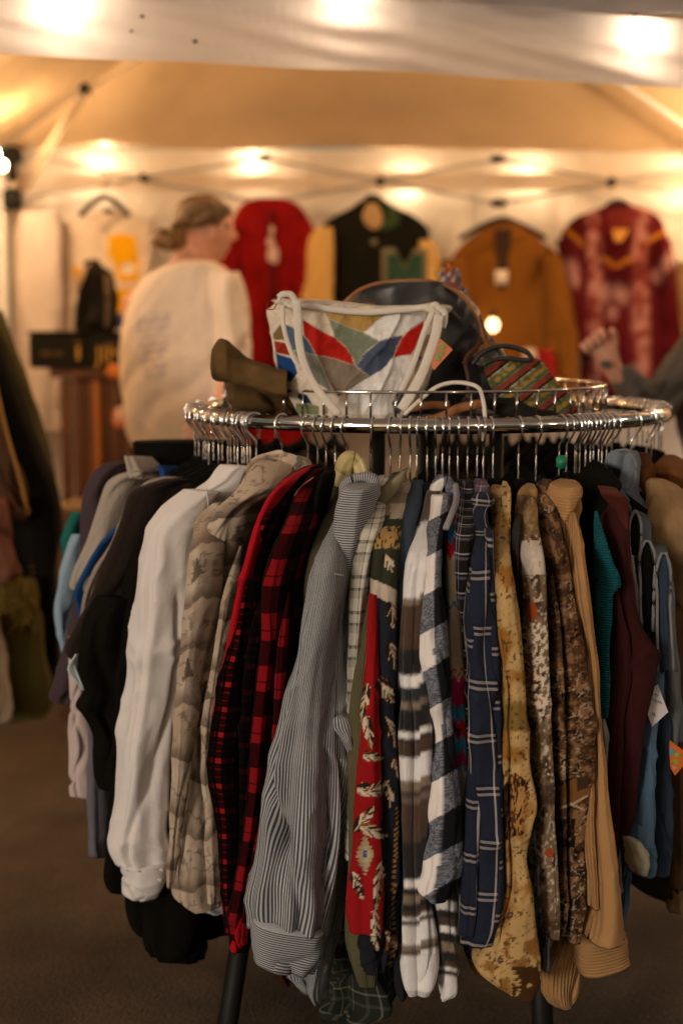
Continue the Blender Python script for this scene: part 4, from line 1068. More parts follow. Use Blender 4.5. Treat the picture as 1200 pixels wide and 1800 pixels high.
loft('body', [(800, 478, 512), (812, 452, 540), (828, 440, 545), (848, 430, 535), (868, 412, 505), (890, 388, 470), (930, 366, 446), (980, 352, 426), (1063, 345, 410), (1197, 336, 395), (1320, 326, 370), (1400, 320, 380), (1480, 312, 388), (1545, 304, 391), (1575, 308, 392), (1592, 330, 392)],
     LD, g, R=(.50, .60), a=.09, colf=c_land, dens=2.2, fold=.16)
loft('collar', [(441, 836, 431, 852), (452, 812, 444, 836), (470, 798, 474, 826), (492, 795, 500, 824), (515, 802, 520, 832), (535, 822, 530, 850)], LD, g, flat=(2.33, 2.34), T=.02, colf=lambda px, py, u, v: c_land(px*1.2, py, u, v)*1.12, dens=2.2, fold=.03, lip=False)
loft('sleeve', [(884, 376, 400), (905, 352, 402), (940, 342, 398), (960, 338, 392), (1063, 326, 384), (1197, 315, 352), (1300, 306, 340), (1380, 303, 330), (1467, 298, 318), (1550, 293, 306), (1562, 294, 302)], LD, g, R=(.58, .66), a=.04, colf=lambda px, py, u, v: c_land(px+31, py+40, u, v)*.95, dens=2.2, fold=.1)
loft('lining', [(1560, 340, 392), (1590, 344, 393), (1606, 372, 393)], cloth('white_lining', (.5, .5, .52)), g, R=(.57, .57), a=.03)

# -- red tartan flannel
red = D((.26, .004, .007)); bk_ = D((.013, .010, .010))
RT = plaid('red_black_tartan', [(0, .05), (.30, 1.), (.46, .05), (.54, .28), (.58, .05), (.93, .55), (.95, .05)], [(0, .06), (.24, 1.), (.44, .06), (.62, .35), (.7, .06), (.95, .6), (.975, .06)], .060, .044, extra=(.27, .008, .010), wrinkle=.006)
RED = cloth('bright_red_flannel', (.36, .006, .012), wrinkle=.006, var=.3)
g = garment('red_tartan_shirt', 'black and red dotted tartan flannel with a bright red shoulder edge', 'shirt', 410, 1600, 2.34)
loft('body', [(818, 536, 566), (830, 512, 572), (850, 490, 560), (880, 468, 540), (920, 448, 520), (967, 434, 500), (1030, 421, 490), (1113, 405, 482), (1213, 384, 470), (1270, 374, 462), (1333, 370, 456), (1400, 378, 450), (1450, 386, 446), (1533, 390, 440), (1600, 392, 430), (1640, 394, 420)],
     RT, g, R=(.52, .625), a=.07, fold=.15)
loft('shoulder_edge', [(818, 545, 558), (832, 512, 536), (850, 492, 516), (880, 468, 492), (915, 450, 478), (950, 438, 472), (985, 429, 460), (1030, 420, 442), (1113, 403, 424), (1200, 384, 400), (1260, 373, 386)], RED, g, R=(.545, .665), a=.03, fold=.1)
sweep('loose_drawcord', [P(395, 1480, 2.27), P(388, 1540, 2.27), P(396, 1630, 2.27)], .0022, cloth('red_cord', (.25, .01, .01)), g, n=6, res=16)
loft('tag_scrap', [(1524, 390, 394), (1545, 394, 400), (1562, 398, 404)], solid('pink_scrap', (.5, .3, .25), .8), g, flat=(2.26, 2.26), T=.002, fold=0, wr=0)

# -- red/black buffalo
RB = plaid('red_black_buffalo', [(0, .10), (.55, 1.), (.72, .4), (.75, 1.)], [(0, .14), (.5, 1.), (.80, .35), (.83, 1.)], .066, .085, extra=(.20, .005, .008), wrinkle=.007)
g = garment('buffalo_check_shirt', 'red and black buffalo check flannel just left of the striped shirt', 'shirt', 450, 1600, 2.3)
loft('body', [(822, 552, 590), (850, 530, 585), (880, 516, 572), (913, 504, 562), (960, 482, 548), (1007, 467, 536), (1113, 463, 528), (1213, 452, 515), (1317, 444, 502), (1400, 436, 492), (1483, 424, 480), (1560, 410, 470), (1620, 404, 452), (1668, 408, 440)], RB, g, R=(.52, .66), a=.06, fold=.15)
loft('collar', [(552, 838, 542, 846), (536, 848, 522, 862), (520, 872, 508, 886), (506, 900, 500, 912)], cloth('salmon_collar_edge', (.36, .16, .12)), g, flat=(2.235, 2.235), T=.006, fold=.02, lip=False)
loft('dark_collar', [(816, 576, 582), (835, 564, 588), (862, 556, 584), (900, 552, 570), (925, 552, 556)], BLK, g, R=(.53, .60), a=.04)
loft('cuff', [(1590, 422, 442), (1630, 414, 438), (1670, 410, 428)], RED, g, R=(.67, .67), a=.02)
loft('maroon_hem', [(1670, 462, 520), (1700, 480, 518), (1735, 502, 512)], cloth('maroon_hem', (.06, .008, .008)), g, R=(.50, .50), a=.03)

# -- khaki check
KH = plaid('khaki_check', [(0, C3(172, 158, 112)), (.35, C3(205, 190, 145)), (.5, C3(150, 138, 95)), (.62, C3(180, 165, 118))], [(0, C3(170, 152, 105)), (.4, C3(205, 192, 150)), (.7, C3(150, 138, 92))], .05, .06, .5)
g = garment('khaki_check_shirt', 'khaki yellow checked shirt, its collar standing up above the striped shirt', 'shirt', 560, 1300, 2.3)
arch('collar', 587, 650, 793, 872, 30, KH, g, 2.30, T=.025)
OL = cloth('olive_cotton', (.085, .070, .040), wrinkle=.006)
loft('body', [(850, 588, 640), (893, 578, 630), (930, 560, 610), (967, 548, 600), (1013, 538, 590), (1060, 534, 585), (1200, 520, 560), (1400, 500, 560), (1600, 500, 560), (1700, 520, 570)], OL, g, R=(.50, .60), a=.05)
loft('plaid_hem', [(1590, 600, 640), (1650, 588, 664), (1700, 578, 690), (1745, 574, 700), (1772, 574, 655)], plaid('dark_green_plaid', [(0, (.02, .024, .018)), (.45, (.20, .19, .14)), (.5, (.02, .024, .018)), (.8, (.07, .075, .055)), (.9, (.02, .022, .017))],
     [(0, (.02, .024, .018)), (.4, (.22, .21, .16)), (.45, (.02, .024, .018)), (.75, (.07, .07, .05)), (.85, (.02, .022, .017))], .05, .055), g, R=(.47, .47), a=.07, fold=.25)

# -- the hickory striped shirt
cw, cg = D((.41, .41, .41)), D((.058, .066, .082))
ST = stripes('hickory_stripe', cw, cg, .0037, .48, 0, wrinkle=.004, var=.12, weave=.0002)
STH = stripes('hickory_stripe_across', cw, cg, .0037, .48, 1, wrinkle=.003, var=.12, weave=.0002)
g = garment('striped_shirt', 'grey and white fine striped work shirt with a big cuff, front of the rack', 'shirt', 530, 1700, 2.2)
loft('body', [(858, 608, 655), (880, 602, 656), (907, 606, 652), (950, 604, 640), (997, 596, 626), (1060, 588, 618), (1147, 582, 616), (1220, 578, 620), (1273, 574, 625), (1333, 570, 630), (1417, 566, 627), (1500, 562, 618), (1600, 556, 601), (1683, 548, 584), (1730, 545, 577), (1757, 556, 571)], ST, g, R=(.56, .645), a=.06, fold=.30, wr=.006, nfold=(4, 7, 11))
loft('yoke', [(838, 628, 656), (850, 610, 662), (868, 601, 660), (890, 594, 656), (920, 590, 650), (960, 596, 641), (990, 600, 634), (1010, 602, 626)], STH, g, R=(.57, .66), a=.05, fold=.06)
loft('collar', [(604, 898, 594, 872), (608, 872, 598, 848), (620, 850, 616, 832), (640, 846, 640, 829), (655, 862, 664, 842), (656, 888, 668, 868)], STH, g, flat=(2.19, 2.19), T=.014, fold=.02, lip=False)
loft('sleeve', [(888, 594, 606), (905, 588, 612), (930, 577, 614), (967, 561, 612), (1013, 549, 610), (1070, 536, 602), (1150, 521, 592), (1263, 494, 583), (1327, 481, 579), (1400, 470, 577), (1470, 459, 575), (1533, 450, 573), (1590, 443, 573), (443, 1618, 568, 1638)], ST, g, R=(.62, .70), a=.05, fold=.17, wr=.006, bmax=.06)
loft('cuff', [(445, 1614, 566, 1634), (442, 1640, 566, 1664), (442, 1665, 560, 1690), (444, 1682, 548, 1708)], STH, g, flat=(2.128, 2.138), T=.040, fold=.08, wr=.002)
sweep('armhole_seam', [P(551, 1012, 2.085), P(575, 1008, 2.072), P(604, 1012, 2.085)], .0014, ST, g, n=6, res=14)
loft('elbow_fold', [(1246, 592, 612), (1256, 584, 622), (1270, 582, 628), (1290, 600, 630), (1330, 616, 632)], ST, g, R=(.66, .67), a=.03, fold=.15)
loft('cuff_tail', [(1690, 505, 540), (1710, 507, 556), (1740, 530, 565)], ST, g, R=(.64, .64), a=.02, fold=.2)

# -- grey plaid
GP = plaid('grey_cream_plaid', [(0, C3(150, 148, 138)), (.3, C3(70, 70, 66)), (.36, C3(190, 186, 174)), (.6, C3(50, 50, 48)), (.66, C3(170, 166, 152)), (.85, C3(90, 90, 80))],
           [(0, C3(190, 185, 172)), (.35, C3(60, 60, 58)), (.45, C3(180, 176, 165)), (.7, C3(45, 45, 44)), (.78, C3(150, 146, 134))], .030, .055, .5)
g = garment('grey_plaid_shirt', 'grey and cream plaid shirt squeezed right behind the striped one', 'shirt', 630, 1300, 2.2)
loft('body', [(838, 662, 690), (858, 648, 692), (900, 636, 684), (950, 624, 672), (1000, 618, 662), (1100, 614, 650), (1200, 612, 640), (1350, 612, 638), (1500, 606, 636)], GP, g, R=(.50, .655), a=.045)
# -- olive corduroy
OC = cloth('olive_corduroy', (.125, .115, .06), wrinkle=.006, ribs=(.003, .0006, 0))
g = garment('olive_shirt', 'soft olive shirt with pale collar, left of the feather print shirt', 'shirt', 650, 1300, 2.2)
loft('body', [(832, 690, 712), (850, 672, 712), (880, 664, 706), (920, 658, 700), (980, 656, 690), (1050, 644, 684), (1113, 632, 676), (1180, 620, 670), (1263, 612, 664), (1400, 614, 660), (1560, 612, 660), (1660, 616, 668), (1722, 632, 665)], OC, g, R=(.50, .645), a=.05)
loft('collar', [(714, 824, 700, 834), (706, 846, 684, 848), (690, 868, 668, 862), (676, 886, 660, 884), (664, 910, 652, 906)], cloth('pale_olive_collar', (.22, .19, .12)), g, flat=(2.22, 2.22), T=.012, fold=.03, lip=False)

# -- feather shirt
FE = [(738-400, 0)]
feathers = [(648, 1288, 30, 9, 1.4), (652, 1390, 26, 12, .2), (664, 1384, 22, 9, -.5), (640, 1440, 28, 11, -.9), (657, 1462, 26, 11, .4), (665, 1560, 44, 9, 1.7), (628, 1558, 26, 8, 1.2), (690, 1080, 24, 10, 1.5), (691, 1155, 26, 10, 1.3),
            (678, 1215, 26, 13, 1.0), (690, 1290, 34, 9, 1.2), (640, 1235, 34, 8, 1.75), (684, 1400, 20, 8, 1.5), (683, 990, 18, 9, 1.2), (695, 1350, 18, 7, 1.3), (660, 1640, 40, 8, 1.5), (686, 1660, 26, 14, 1.2), (655, 1330, 18, 9, .2)]
def put_feathers(c, px, py):
    for x, y, L, w, a in feathers:
        dx, dy = px-x, py-y; s = dx*math.cos(a)+dy*math.sin(a); t = -dx*math.sin(a)+dy*math.cos(a)
        r = (s/L)**2+(t/(w*(1-.35*s/L)))**2
        m = r < .80+.35*vn(px/1.5, py/1.5, x)
        if not m.any(): continue
        k = vn(s*.20-np.abs(t)*.38, np.sign(t)*3., x*.1)
        cc = np.where((k > .60)[..., None], D((.60, .50, .38)), np.where((k > .42)[..., None], D((.25, .07, .018)), D((.018, .013, .012))))
        cc = np.where((np.abs(t) < 1.2)[..., None], D((.45, .36, .25)), cc)
        c = put(c, m, cc)
    return c
def c_fred(px, py, u, v):
    c = base(px, (.27, .008, .010)); c = put_feathers(c, px, py)
    d = np.abs(px-641)/17+np.abs(py-1503)/40
    q = d+.12*(np.mod(py, 8) > 4)
    c = put(c, q < 1, D((.36, .28, .15))); c = put(c, q < .62, D((.45, .38, .26))); c = put(c, q < .34, D((.05, .09, .22)))
    return c
def c_fnavy(px, py, u, v):
    c = base(px, (.016, .018, .026))
    c = put(c, py < 1036-(px-690)*-.0, D((.030, .034, .020)))
    c = put(c, (py > 1018+(px-655)*.45) & (py < 1045+(px-655)*.55), D((.50, .42, .34)))
    c = put(c, (py > 925) & (py < 965) & (vn(px/3., py/7.) > .42), D((.36, .22, .08)))
    c = put(c, (py < 905), D((.20, .155, .105)))
    c = put(c, (py > 884) & (py < 912) & (px > 686), D((.40, .34, .26)))
    c = put_feathers(c, px, py)
    b = (np.abs(px-(700-(py-1400)*.05)) < 3.2) & (py > 1420)
    return put(c, b & (np.mod(py+px, 9) < 5), D((.34, .16, .05)))
FM = vcloth('feather_print', wrinkle=.004, var=.08)
g = garment('feather_print_shirt', 'red and navy shirt printed with brown feathers and a diamond', 'shirt', 660, 1600, 2.17)
loft('navy_panel', [(842, 694, 716), (856, 684, 720), (880, 674, 718), (905, 664, 714), (940, 660, 708), (1000, 655, 704), (1050, 652, 702), (1150, 650, 702), (1260, 648, 702), (1400, 648, 706), (1550, 650, 708), (1640, 648, 704), (1686, 646, 694)], FM, g, R=(.52, .665), a=.05, colf=c_fnavy, dens=1.8)
loft('red_panel', [(1042, 650, 666), (1060, 648, 667), (1150, 645, 667), (1250, 638, 670), (1330, 632, 674), (1420, 626, 677), (1520, 618, 678), (1590, 615, 677), (1624, 618, 676)], FM, g, R=(.695, .70), a=.045, colf=c_fred, dens=1.8)
loft('collar', [(842, 706, 716), (852, 694, 722), (866, 685, 720), (882, 681, 708), (896, 682, 694), (904, 684, 688)], cloth('tan_collar', (.33, .26, .19)), g, R=(.50, .54), a=.03, fold=.05)
loft('dark_cuff', [(1616, 634, 680), (1650, 633, 680), (1694, 636, 676)], FM, g, R=(.69, .69), a=.04, colf=lambda px, py, u, v: put_feathers(base(px, (.014, .014, .02)), px, py), dens=1.8)

# -- denim
def denim(name, c, var=.3): return cloth(name, c, wrinkle=.004, var=var, weave=.0006)
g = garment('denim_shirt', 'slate blue denim shirt between the feather print and the blanket striped shirts', 'shirt', 715, 1300, 2.2)
loft('body', [(846, 722, 744), (870, 712, 744), (900, 700, 738), (940, 695, 728), (1000, 694, 722), (1100, 696, 720), (1300, 698, 722), (1500, 700, 724), (1650, 700, 720)], denim('slate_denim', (.045, .065, .09)), g, R=(.52, .65), a=.05)
simple('navy_jacket', 'dark navy jacket seen as a thin strip with a pointed hem, beside the blanket shirt', 'jacket', [(850, 735, 758), (900, 715, 755), (1000, 708, 750), (1300, 698, 750), (1600, 694, 750), (1690, 690, 724), (1748, 700, 716), (1754, 705, 712)], cloth('navy_twill', (.018, .018, .022)), R=(.50, .60), a=.05)

# -- blanket stripe
bw, bt, bb, bk2, bn = D((.76, .74, .73)), D((.20, .155, .115)), D((.065, .036, .022)), D((.014, .012, .012)), D((.020, .022, .032))
_st = [(0, bb), (925, bw), (1050, bt), (1062, bb), (1110, bb), (1140, bk2), (1185, bw), (1207, bn), (1232, bt), (1246, bk2), (1285, bw), (1297, bk2), (1303, bb), (1330, bw), (1372, bt), (1390, bb), (1400, bt*.7), (1412, bb), (1480, bk2), (1545, bw), (1560, bk2), (1572, bt), (1588, bk2), (1600, bb), (1612, bw), (1618, bb),
       (1626, bw), (1660, bt), (1672, bb), (1678, bw), (1760, bw)]
_stb = [(0, bk2), (1595, bw*.9), (1612, bk2), (1625, bb), (1640, bw), (1652, bk2), (1668, bt), (1685, bk2), (1702, bb), (1712, bw), (1718, bb), (1726, bw), (1800, bw)]
def stripecol(st_, blur=5):
    def f(px, py, u, v):
        y = py+4*np.sin(px/17.)+7*(px > 738)*1.0; c = base(px, st_[0][1])
        for (a, cc) in st_[1:]: c = put(c, sm(a-blur, a+blur, y+3*vn(px/3., py/3.)), cc)
        return c
    return f
BL = vcloth('blanket_flannel', wrinkle=.007, fuzz=.8, var=.08)
g = garment('blanket_stripe_shirt', 'brown, black and white blanket striped fleece shirt', 'shirt', 730, 1700, 2.14)
loft('body', [(862, 748, 775), (890, 742, 775), (930, 730, 770), (975, 716, 762), (1020, 709, 752), (1060, 706, 750), (1150, 699, 752), (1250, 698, 760), (1340, 699, 758), (1400, 702, 754), (1480, 704, 750), (1560, 705, 758), (1640, 705, 768), (1700, 705, 765), (1730, 714, 755)], BL, g, R=(.54, .675), a=.06, colf=stripecol(_st), dens=2.0, fold=.25)
loft('sleeve', [(1500, 742, 790), (1560, 752, 798), (1600, 764, 802), (1650, 768, 805), (1700, 770, 804), (1740, 770, 800), (1752, 772, 786)], BL, g, R=(.66, .68), a=.04, colf=stripecol(_stb, 3), dens=2.0, fold=.15)

# -- black and white buffalo
def c_bw(px, py, u, v):
    Wt, G, K = D((.78, .73, .70)), D((.13, .14, .17)), D((.009, .009, .012))
    xc = np.interp(py, [870, 980, 1150, 1250, 1480, 1560], [779, 764, 762, 777, 776, 764])
    a = np.mod((py+(px-xc)*.55-905)/66, 2) < 1; b = px > xc
    n = (vn(px/1.3, py/1.3) > .5)
    c = np.where((a & b)[..., None], K, np.where((a | b)[..., None], np.where(n[..., None], G*1.5, G*.6), Wt))
    return c
BW = vcloth('black_white_buffalo', wrinkle=.008, var=.1)
g = garment('checked_hoodie', 'black, grey and white buffalo check flannel with a hood, centre right', 'shirt', 765, 1560, 2.14)
loft('body', [(868, 762, 792), (884, 756, 794), (925, 753, 784), (980, 747, 778), (1047, 741, 779), (1113, 736, 786), (1147, 735, 787), (1180, 742, 788), (1210, 748, 790), (1257, 757, 792), (1300, 761, 795), (1350, 757, 800), (1420, 750, 806), (1477, 743, 806), (1520, 740, 806), (1552, 732, 798), (1568, 750, 788), (1575, 770, 785)], BW, g, R=(.56, .70), a=.05, colf=c_bw, dens=1.8, fold=.2, wr=.006)
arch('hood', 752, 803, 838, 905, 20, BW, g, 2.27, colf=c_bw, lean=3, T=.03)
sweep('hood_hem', [P(800, 852, 2.25), P(802, 875, 2.21), P(793, 905, 2.15), P(783, 930, 2.13)], .005, cloth('heather_hem', (.25, .24, .24)), g, res=16)

# -- southwest jacket
def c_sw(px, py, u, v):
    cols = [D((.30, .25, .17)), D((.30, .25, .17)), D((.02, .12, .30)), D((.30, .012, .02)), D((.02, .16, .26)), D((.33, .05, .02)), D((.25, .01, .06))]
    c = base(px, cols[0])*(.85+.3*fbm(px/3., py/3.))[..., None]
    z = py+7*np.abs(np.mod(px, 14)-7)/3.5
    for a, b, k in ((0, 905, 2), (905, 930, 3), (930, 958, 2), (958, 985, 3), (1068, 1074, 2), (1185, 1192, 5), (1200, 1250, 6), (1250, 1275, 4), (1275, 1305, 3), (1305, 1330, 4), (1330, 1352, 6), (1352, 1360, 2)):
        c = put(c, (z > a) & (z < b), cols[k])
    return put(c, (z > 1284) & (z < 1298) & (np.abs(px-800) < 7), D((.02, .012, .01)))
g = garment('southwest_jacket', 'tan jacket with bright blue and red southwest pattern, left of the navy plaid', 'jacket', 800, 1380, 2.15)
loft('body', [(862, 786, 812), (880, 784, 812), (950, 782, 808), (1050, 781, 810), (1200, 783, 818), (1260, 786, 822), (1340, 787, 824), (1380, 792, 824), (1420, 794, 820), (1590, 796, 820)], vcloth('southwest_weave'), g, R=(.52, .665), a=.05, colf=c_sw, dens=1.8)
simple('black_white_plaid_shirt', 'thin strip of black and white windowpane plaid left of the navy plaid', 'shirt', [(845, 808, 832), (900, 803, 832), (960, 797, 828), (1040, 797, 826), (1060, 800, 826), (1200, 806, 830), (1500, 806, 830)],
       plaid('black_white_pane', [(0, bk_), (.6, C3(150, 150, 155)), (.66, bk_), (.8, C3(170, 165, 165)), (.84, bk_)], [(0, bk_), (.4, C3(170, 170, 175)), (.48, bk_), (.6, C3(90, 90, 105)), (.75, bk_)], .028, .03), R=(.52, .67), a=.04)

# -- navy plaid
nv_, nw, nk = D((.016, .021, .038)), D((.56, .50, .48)), D((.008, .008, .012))
NP = plaid('navy_windowpane', [(0, nv_), (.30, nk), (.36, nw), (.41, nk), (.44, nw), (.475, nk), (.52, nv_), (.88, nw), (.91, nv_)],
           [(0, nv_), (.50, nk), (.55, nw*.85), (.60, nk), (.66, nw*.85), (.71, nk), (.76, nv_)], .078, .082, .42, wrinkle=.007, off=(.01, .03))
g = garment('navy_plaid_shirt', 'navy flannel with white windowpane lines, right of centre', 'shirt', 840, 1640, 2.16)
loft('body', [(864, 836, 856), (872, 829, 862), (884, 826, 863), (885, 825, 862), (940, 822, 860), (985, 817, 860), (1025, 812, 862), (1100, 809, 866), (1200, 812, 871), (1320, 815, 875), (1420, 814, 878), (1495, 809, 880), (1560, 802, 879), (1610, 797, 876), (1640, 795, 866)], NP, g, R=(.56, .69), a=.055, fold=.28, wr=.007)
MV = plaid('mauve_plaid', [(0, C3(95, 80, 90)), (.7, C3(150, 130, 130)), (.78, C3(70, 60, 75))], [(0, C3(85, 70, 80)), (.5, C3(140, 125, 125)), (.6, C3(70, 60, 70))], .03, .02)
loft('collar', [(843, 838, 852), (852, 831, 859), (866, 828, 861), (884, 828, 856), (898, 830, 845), (910, 832, 838)], MV, g, R=(.50, .53), a=.03, fold=.05)
loft('sleeve', [(930, 850, 866), (980, 850, 868), (1100, 852, 873), (1250, 856, 880), (1400, 858, 883), (1520, 858, 884), (1600, 852, 880), (1638, 842, 866)], NP, g, R=(.69, .715), a=.04, fold=.2)

# -- horse print
horse = [(896, 1362), (905, 1358), (915, 1366), (924, 1372), (932, 1368), (927, 1382), (931, 1396), (928, 1412), (920, 1424), (924, 1440), (916, 1452), (921, 1468), (906, 1470), (892, 1478), (880, 1472), (878, 1430), (884, 1402), (888, 1380)]
def c_horse(px, py, u, v):
    n = fbm(px/26., py/34., 1.); n2 = fbm(px/7., py/7., 4.)
    c = put(base(px, C3(176, 145, 96)), sm(.48, .72, n), C3(142, 98, 44)); c = put(c, sm(.66, .85, n2)*.35, C3(110, 76, 36))
    c = put(c, sm(.3, .1, n)*.7, C3(200, 172, 128))
    c = put(c, ((py > 900) & (py < 940))*.4, C3(140, 95, 45))
    c = put(c, sm(1228, 1246, py+8*n2)*(1-sm(1282, 1290, py))*.85, C3(104, 80, 30))
    c = put(c, (np.abs(px-866) < 7) & (np.abs(py-1052) < 9), C3(55, 48, 40))
    ln = np.abs(np.mod(py+px*.7+26*n, 40)-20) < 1.0
    c = put(c, (ln & (n2 > .45))*.55, C3(100, 66, 30))
    h = inpoly(px, py, horse); st_ = vn(px/2.2+py/16., py/9.-px/7.)
    hc_ = np.where((st_ > .62)[..., None], C3(150, 112, 64), np.where((st_ > .40)[..., None], C3(92, 55, 24), C3(40, 26, 14)))
    c = put(c, h, hc_)
    c = put(c, inpoly(px, py, [(884, 1385), (892, 1372), (898, 1400), (890, 1450), (880, 1478), (874, 1440)]), C3(34, 22, 14))
    c = put(c, inpoly(px, py, [(912, 1385), (922, 1382), (921, 1405), (910, 1432), (905, 1430)])*.8, C3(165, 125, 76))
    m2 = (py > 1640) & (n > .56); c = put(c, m2*.6, C3(118, 80, 36))
    c = put(c, (py > 1700) & (n > .5) & (px > 900), C3(66, 42, 20))
    c = put(c, (vn(px/5., py/5., 7.) > .80)*.8, C3(70, 46, 24))
    for x, y in ((896, 1609), (879, 1689)):
        d = (px-x)**2+(py-y)**2; c = put(c, d < 34, C3(78, 52, 42)); c = put(c, d < 9, C3(120, 92, 80))
    return c
HP = vcloth('horse_print', wrinkle=.007, var=.12)
g = garment('horse_print_shirt', 'golden beige shirt printed with a brown horse, hem lowest right of centre', 'shirt', 890, 1720, 2.16)
loft('body', [(872, 870, 888), (882, 864, 892), (900, 862, 892), (930, 863, 892), (990, 862, 896), (1025, 858, 902), (1078, 860, 910), (1148, 870, 916), (1218, 879, 923), (1285, 877, 928), (1340, 877, 934), (1395, 879, 943), (1440, 880, 930), (1495, 882, 922), (1550, 880, 930), (1600, 862, 934), (1650, 846, 940), (1690, 834, 940), (1722, 866, 934), (1738, 910, 930)],
     HP, g, R=(.54, .70), a=.055, colf=c_horse, dens=1.8, fold=.16)
loft('collar', [(854, 865, 884), (866, 863, 884), (890, 864, 880), (915, 865, 874), (930, 866, 870)], HP, g, R=(.50, .53), a=.03, colf=lambda px, py, u, v: c_horse(px, py, u, v)*1.1, dens=2, fold=.05)
loft('collar_back', [(846, 884, 890), (860, 882, 896), (890, 884, 896), (940, 886, 896), (990, 888, 897)], HP, g, R=(.55, .60), a=.03, colf=lambda px, py, u, v: c_horse(px, py, u, v)*.9, dens=2, fold=.05)
simple('amber_patch_shirt', 'amber and blue printed hem peeping out under the navy plaid', 'shirt', [(1500, 806, 850), (1600, 806, 852), (1660, 812, 852), (1700, 828, 856), (1712, 842, 856)], vcloth('amber_print'), R=(.6, .62), a=.04, dens=2,
       colf=lambda px, py, u, v: np.where((px < 826)[..., None], np.where((vn(px/3., py/3.) > .6)[..., None], D((.08, .16, .3)), D((.02, .025, .035))), D((.22, .11, .025))*(.6+.8*vn(px/4., py/6.))[..., None]))

# -- eagle print
def c_eagle(px, py, u, v):
    n = fbm(px/9., py/22., 3.); n2 = fbm(px/3.5+py/19., py/6., 6.)
    c = put(base(px, C3(118, 98, 76)), sm(.45, .7, n), C3(62, 48, 36)); c = put(c, sm(.56, .70, n2), C3(182, 166, 148))
    c = put(c, ((py > 950) & (py < 1010) & (n > .40))*.8, C3(196, 184, 170))
    for x, y, rx, ry in ((935, 1076, 9, 18), (936, 1190, 15, 9), (944, 1238, 12, 8), (965, 1500, 8, 9)):
        c = put(c, (((px-x)/rx)**2+((py-y)/ry)**2 < .7+.5*vn(px/3., py/3.)), C3(140, 66, 26))
    c = put(c, ((py > 1095) & (py < 1260) & (n2 > .50)), C3(200, 186, 168))
    c = put(c, (py > 1600)*.5, C3(84, 62, 42)); c = put(c, (py < 940)*.7, C3(128, 100, 62))
    c = put(c, sm(1370, 1385, py)*(1-sm(1410, 1422, py))*sm(955, 960, px)*.8, C3(45, 32, 28))
    return c
EP = vcloth('eagle_print', wrinkle=.006, var=.1)
g = garment('wildlife_print_shirt', 'grey brown shirt with white and rust wildlife print, between the horse print and the camo', 'shirt', 950, 1640, 2.18)
loft('body', [(872, 916, 936), (882, 909, 941), (894, 907, 942), (913, 907, 942), (955, 912, 949), (1000, 915, 956), (1060, 916, 959), (1130, 918, 961), (1200, 919, 963), (1285, 927, 966), (1350, 930, 970), (1407, 934, 973), (1450, 938, 974), (1495, 940, 977), (1550, 944, 979), (1600, 946, 981), (1640, 950, 980)], EP, g, R=(.56, .695), a=.05, colf=c_eagle, dens=1.8)
loft('collar', [(850, 926, 938), (860, 916, 942), (876, 909, 940), (892, 909, 932), (908, 910, 922), (920, 911, 915)], EP, g, R=(.50, .53), a=.03, dens=2, fold=.05, colf=lambda px, py, u, v: base(px, C3(160, 128, 84))*(.7+.5*fbm(px/6., py/6.))[..., None])
loft('placket', [(905, 906, 914), (960, 899, 910), (1040, 900, 912), (1100, 908, 918)], cloth('dark_placket', (.03, .026, .02)), g, R=(.6, .66), a=.03)
g2 = simple('frayed_denim_hem', 'pale frayed denim edge hanging under the wildlife shirt', 'jeans', [(1450, 922, 940), (1520, 926, 952), (1600, 930, 958), (1640, 944, 966), (1680, 942, 968), (1700, 943, 966)], vcloth('frayed_denim'), R=(.66, .665), a=.04, dens=2,
            colf=lambda px, py, u, v: put(base(px, (.055, .075, .10)), vn(px/1.5, py/22.) > .55, D((.30, .33, .36))))

# -- camo deer
def c_camo(px, py, u, v):
    n = fbm(px/11., py/13., 8.); n2 = 1-np.abs(2*fbm(px/12.+py/40., py/11., 2.)-1); n3 = vn(px/2.6, py/2.6, 1.)
    c = put(base(px, C3(72, 50, 32)), sm(.50, .64, n), C3(125, 92, 62)); c = put(c, sm(.38, .30, n), C3(30, 22, 16))
    c = put(c, (n2 > .93) & (fbm(px/40., py/40.) > .46), C3(150, 130, 108)); c = put(c, (n3 > .80)*.6, C3(135, 102, 70)); c = put(c, (n3 < .16)*.8, C3(25, 18, 13))
    body = inpoly(px, py, [(985, 1382), (992, 1376), (1000, 1374), (1012, 1368), (1030, 1362), (1036, 1378), (1030, 1402), (1018, 1412), (1006, 1420), (996, 1412), (986, 1400)])
    c = put(c, body, C3(112, 74, 38)*1.0); c = put(c, inpoly(px, py, [(1012, 1368), (1036, 1362), (1034, 1384), (1014, 1392)]), C3(58, 42, 28))
    c = put(c, ((px-988)/7.)**2+((py-1366)/6.)**2 < 1, C3(140, 112, 88))
    for x1, y1, x2, y2 in ((984, 1362, 978, 1346), (988, 1360, 992, 1340), (992, 1361, 994, 1350), (984, 1420, 1010, 1412), (1010, 1412, 1030, 1400), (984, 1422, 1000, 1416), (981, 1352, 990, 1346), (1004, 1414, 1026, 1424)):
        t = np.clip(((px-x1)*(x2-x1)+(py-y1)*(y2-y1))/((x2-x1)**2+(y2-y1)**2), 0, 1); d = np.hypot(px-x1-t*(x2-x1), py-y1-t*(y2-y1)); c = put(c, d < 1.8, C3(170, 148, 118))
    c = put(c, (py > 1440) & (py < 1490) & (n > .42) & (px < 1010), C3(26, 18, 13))
    return c
CM = vcloth('forest_camo_print', wrinkle=.007, var=.12)
g = garment('camo_deer_shirt', 'dark brown forest camouflage shirt with a deer on it, left of the tan corduroy', 'shirt', 1000, 1640, 2.2)
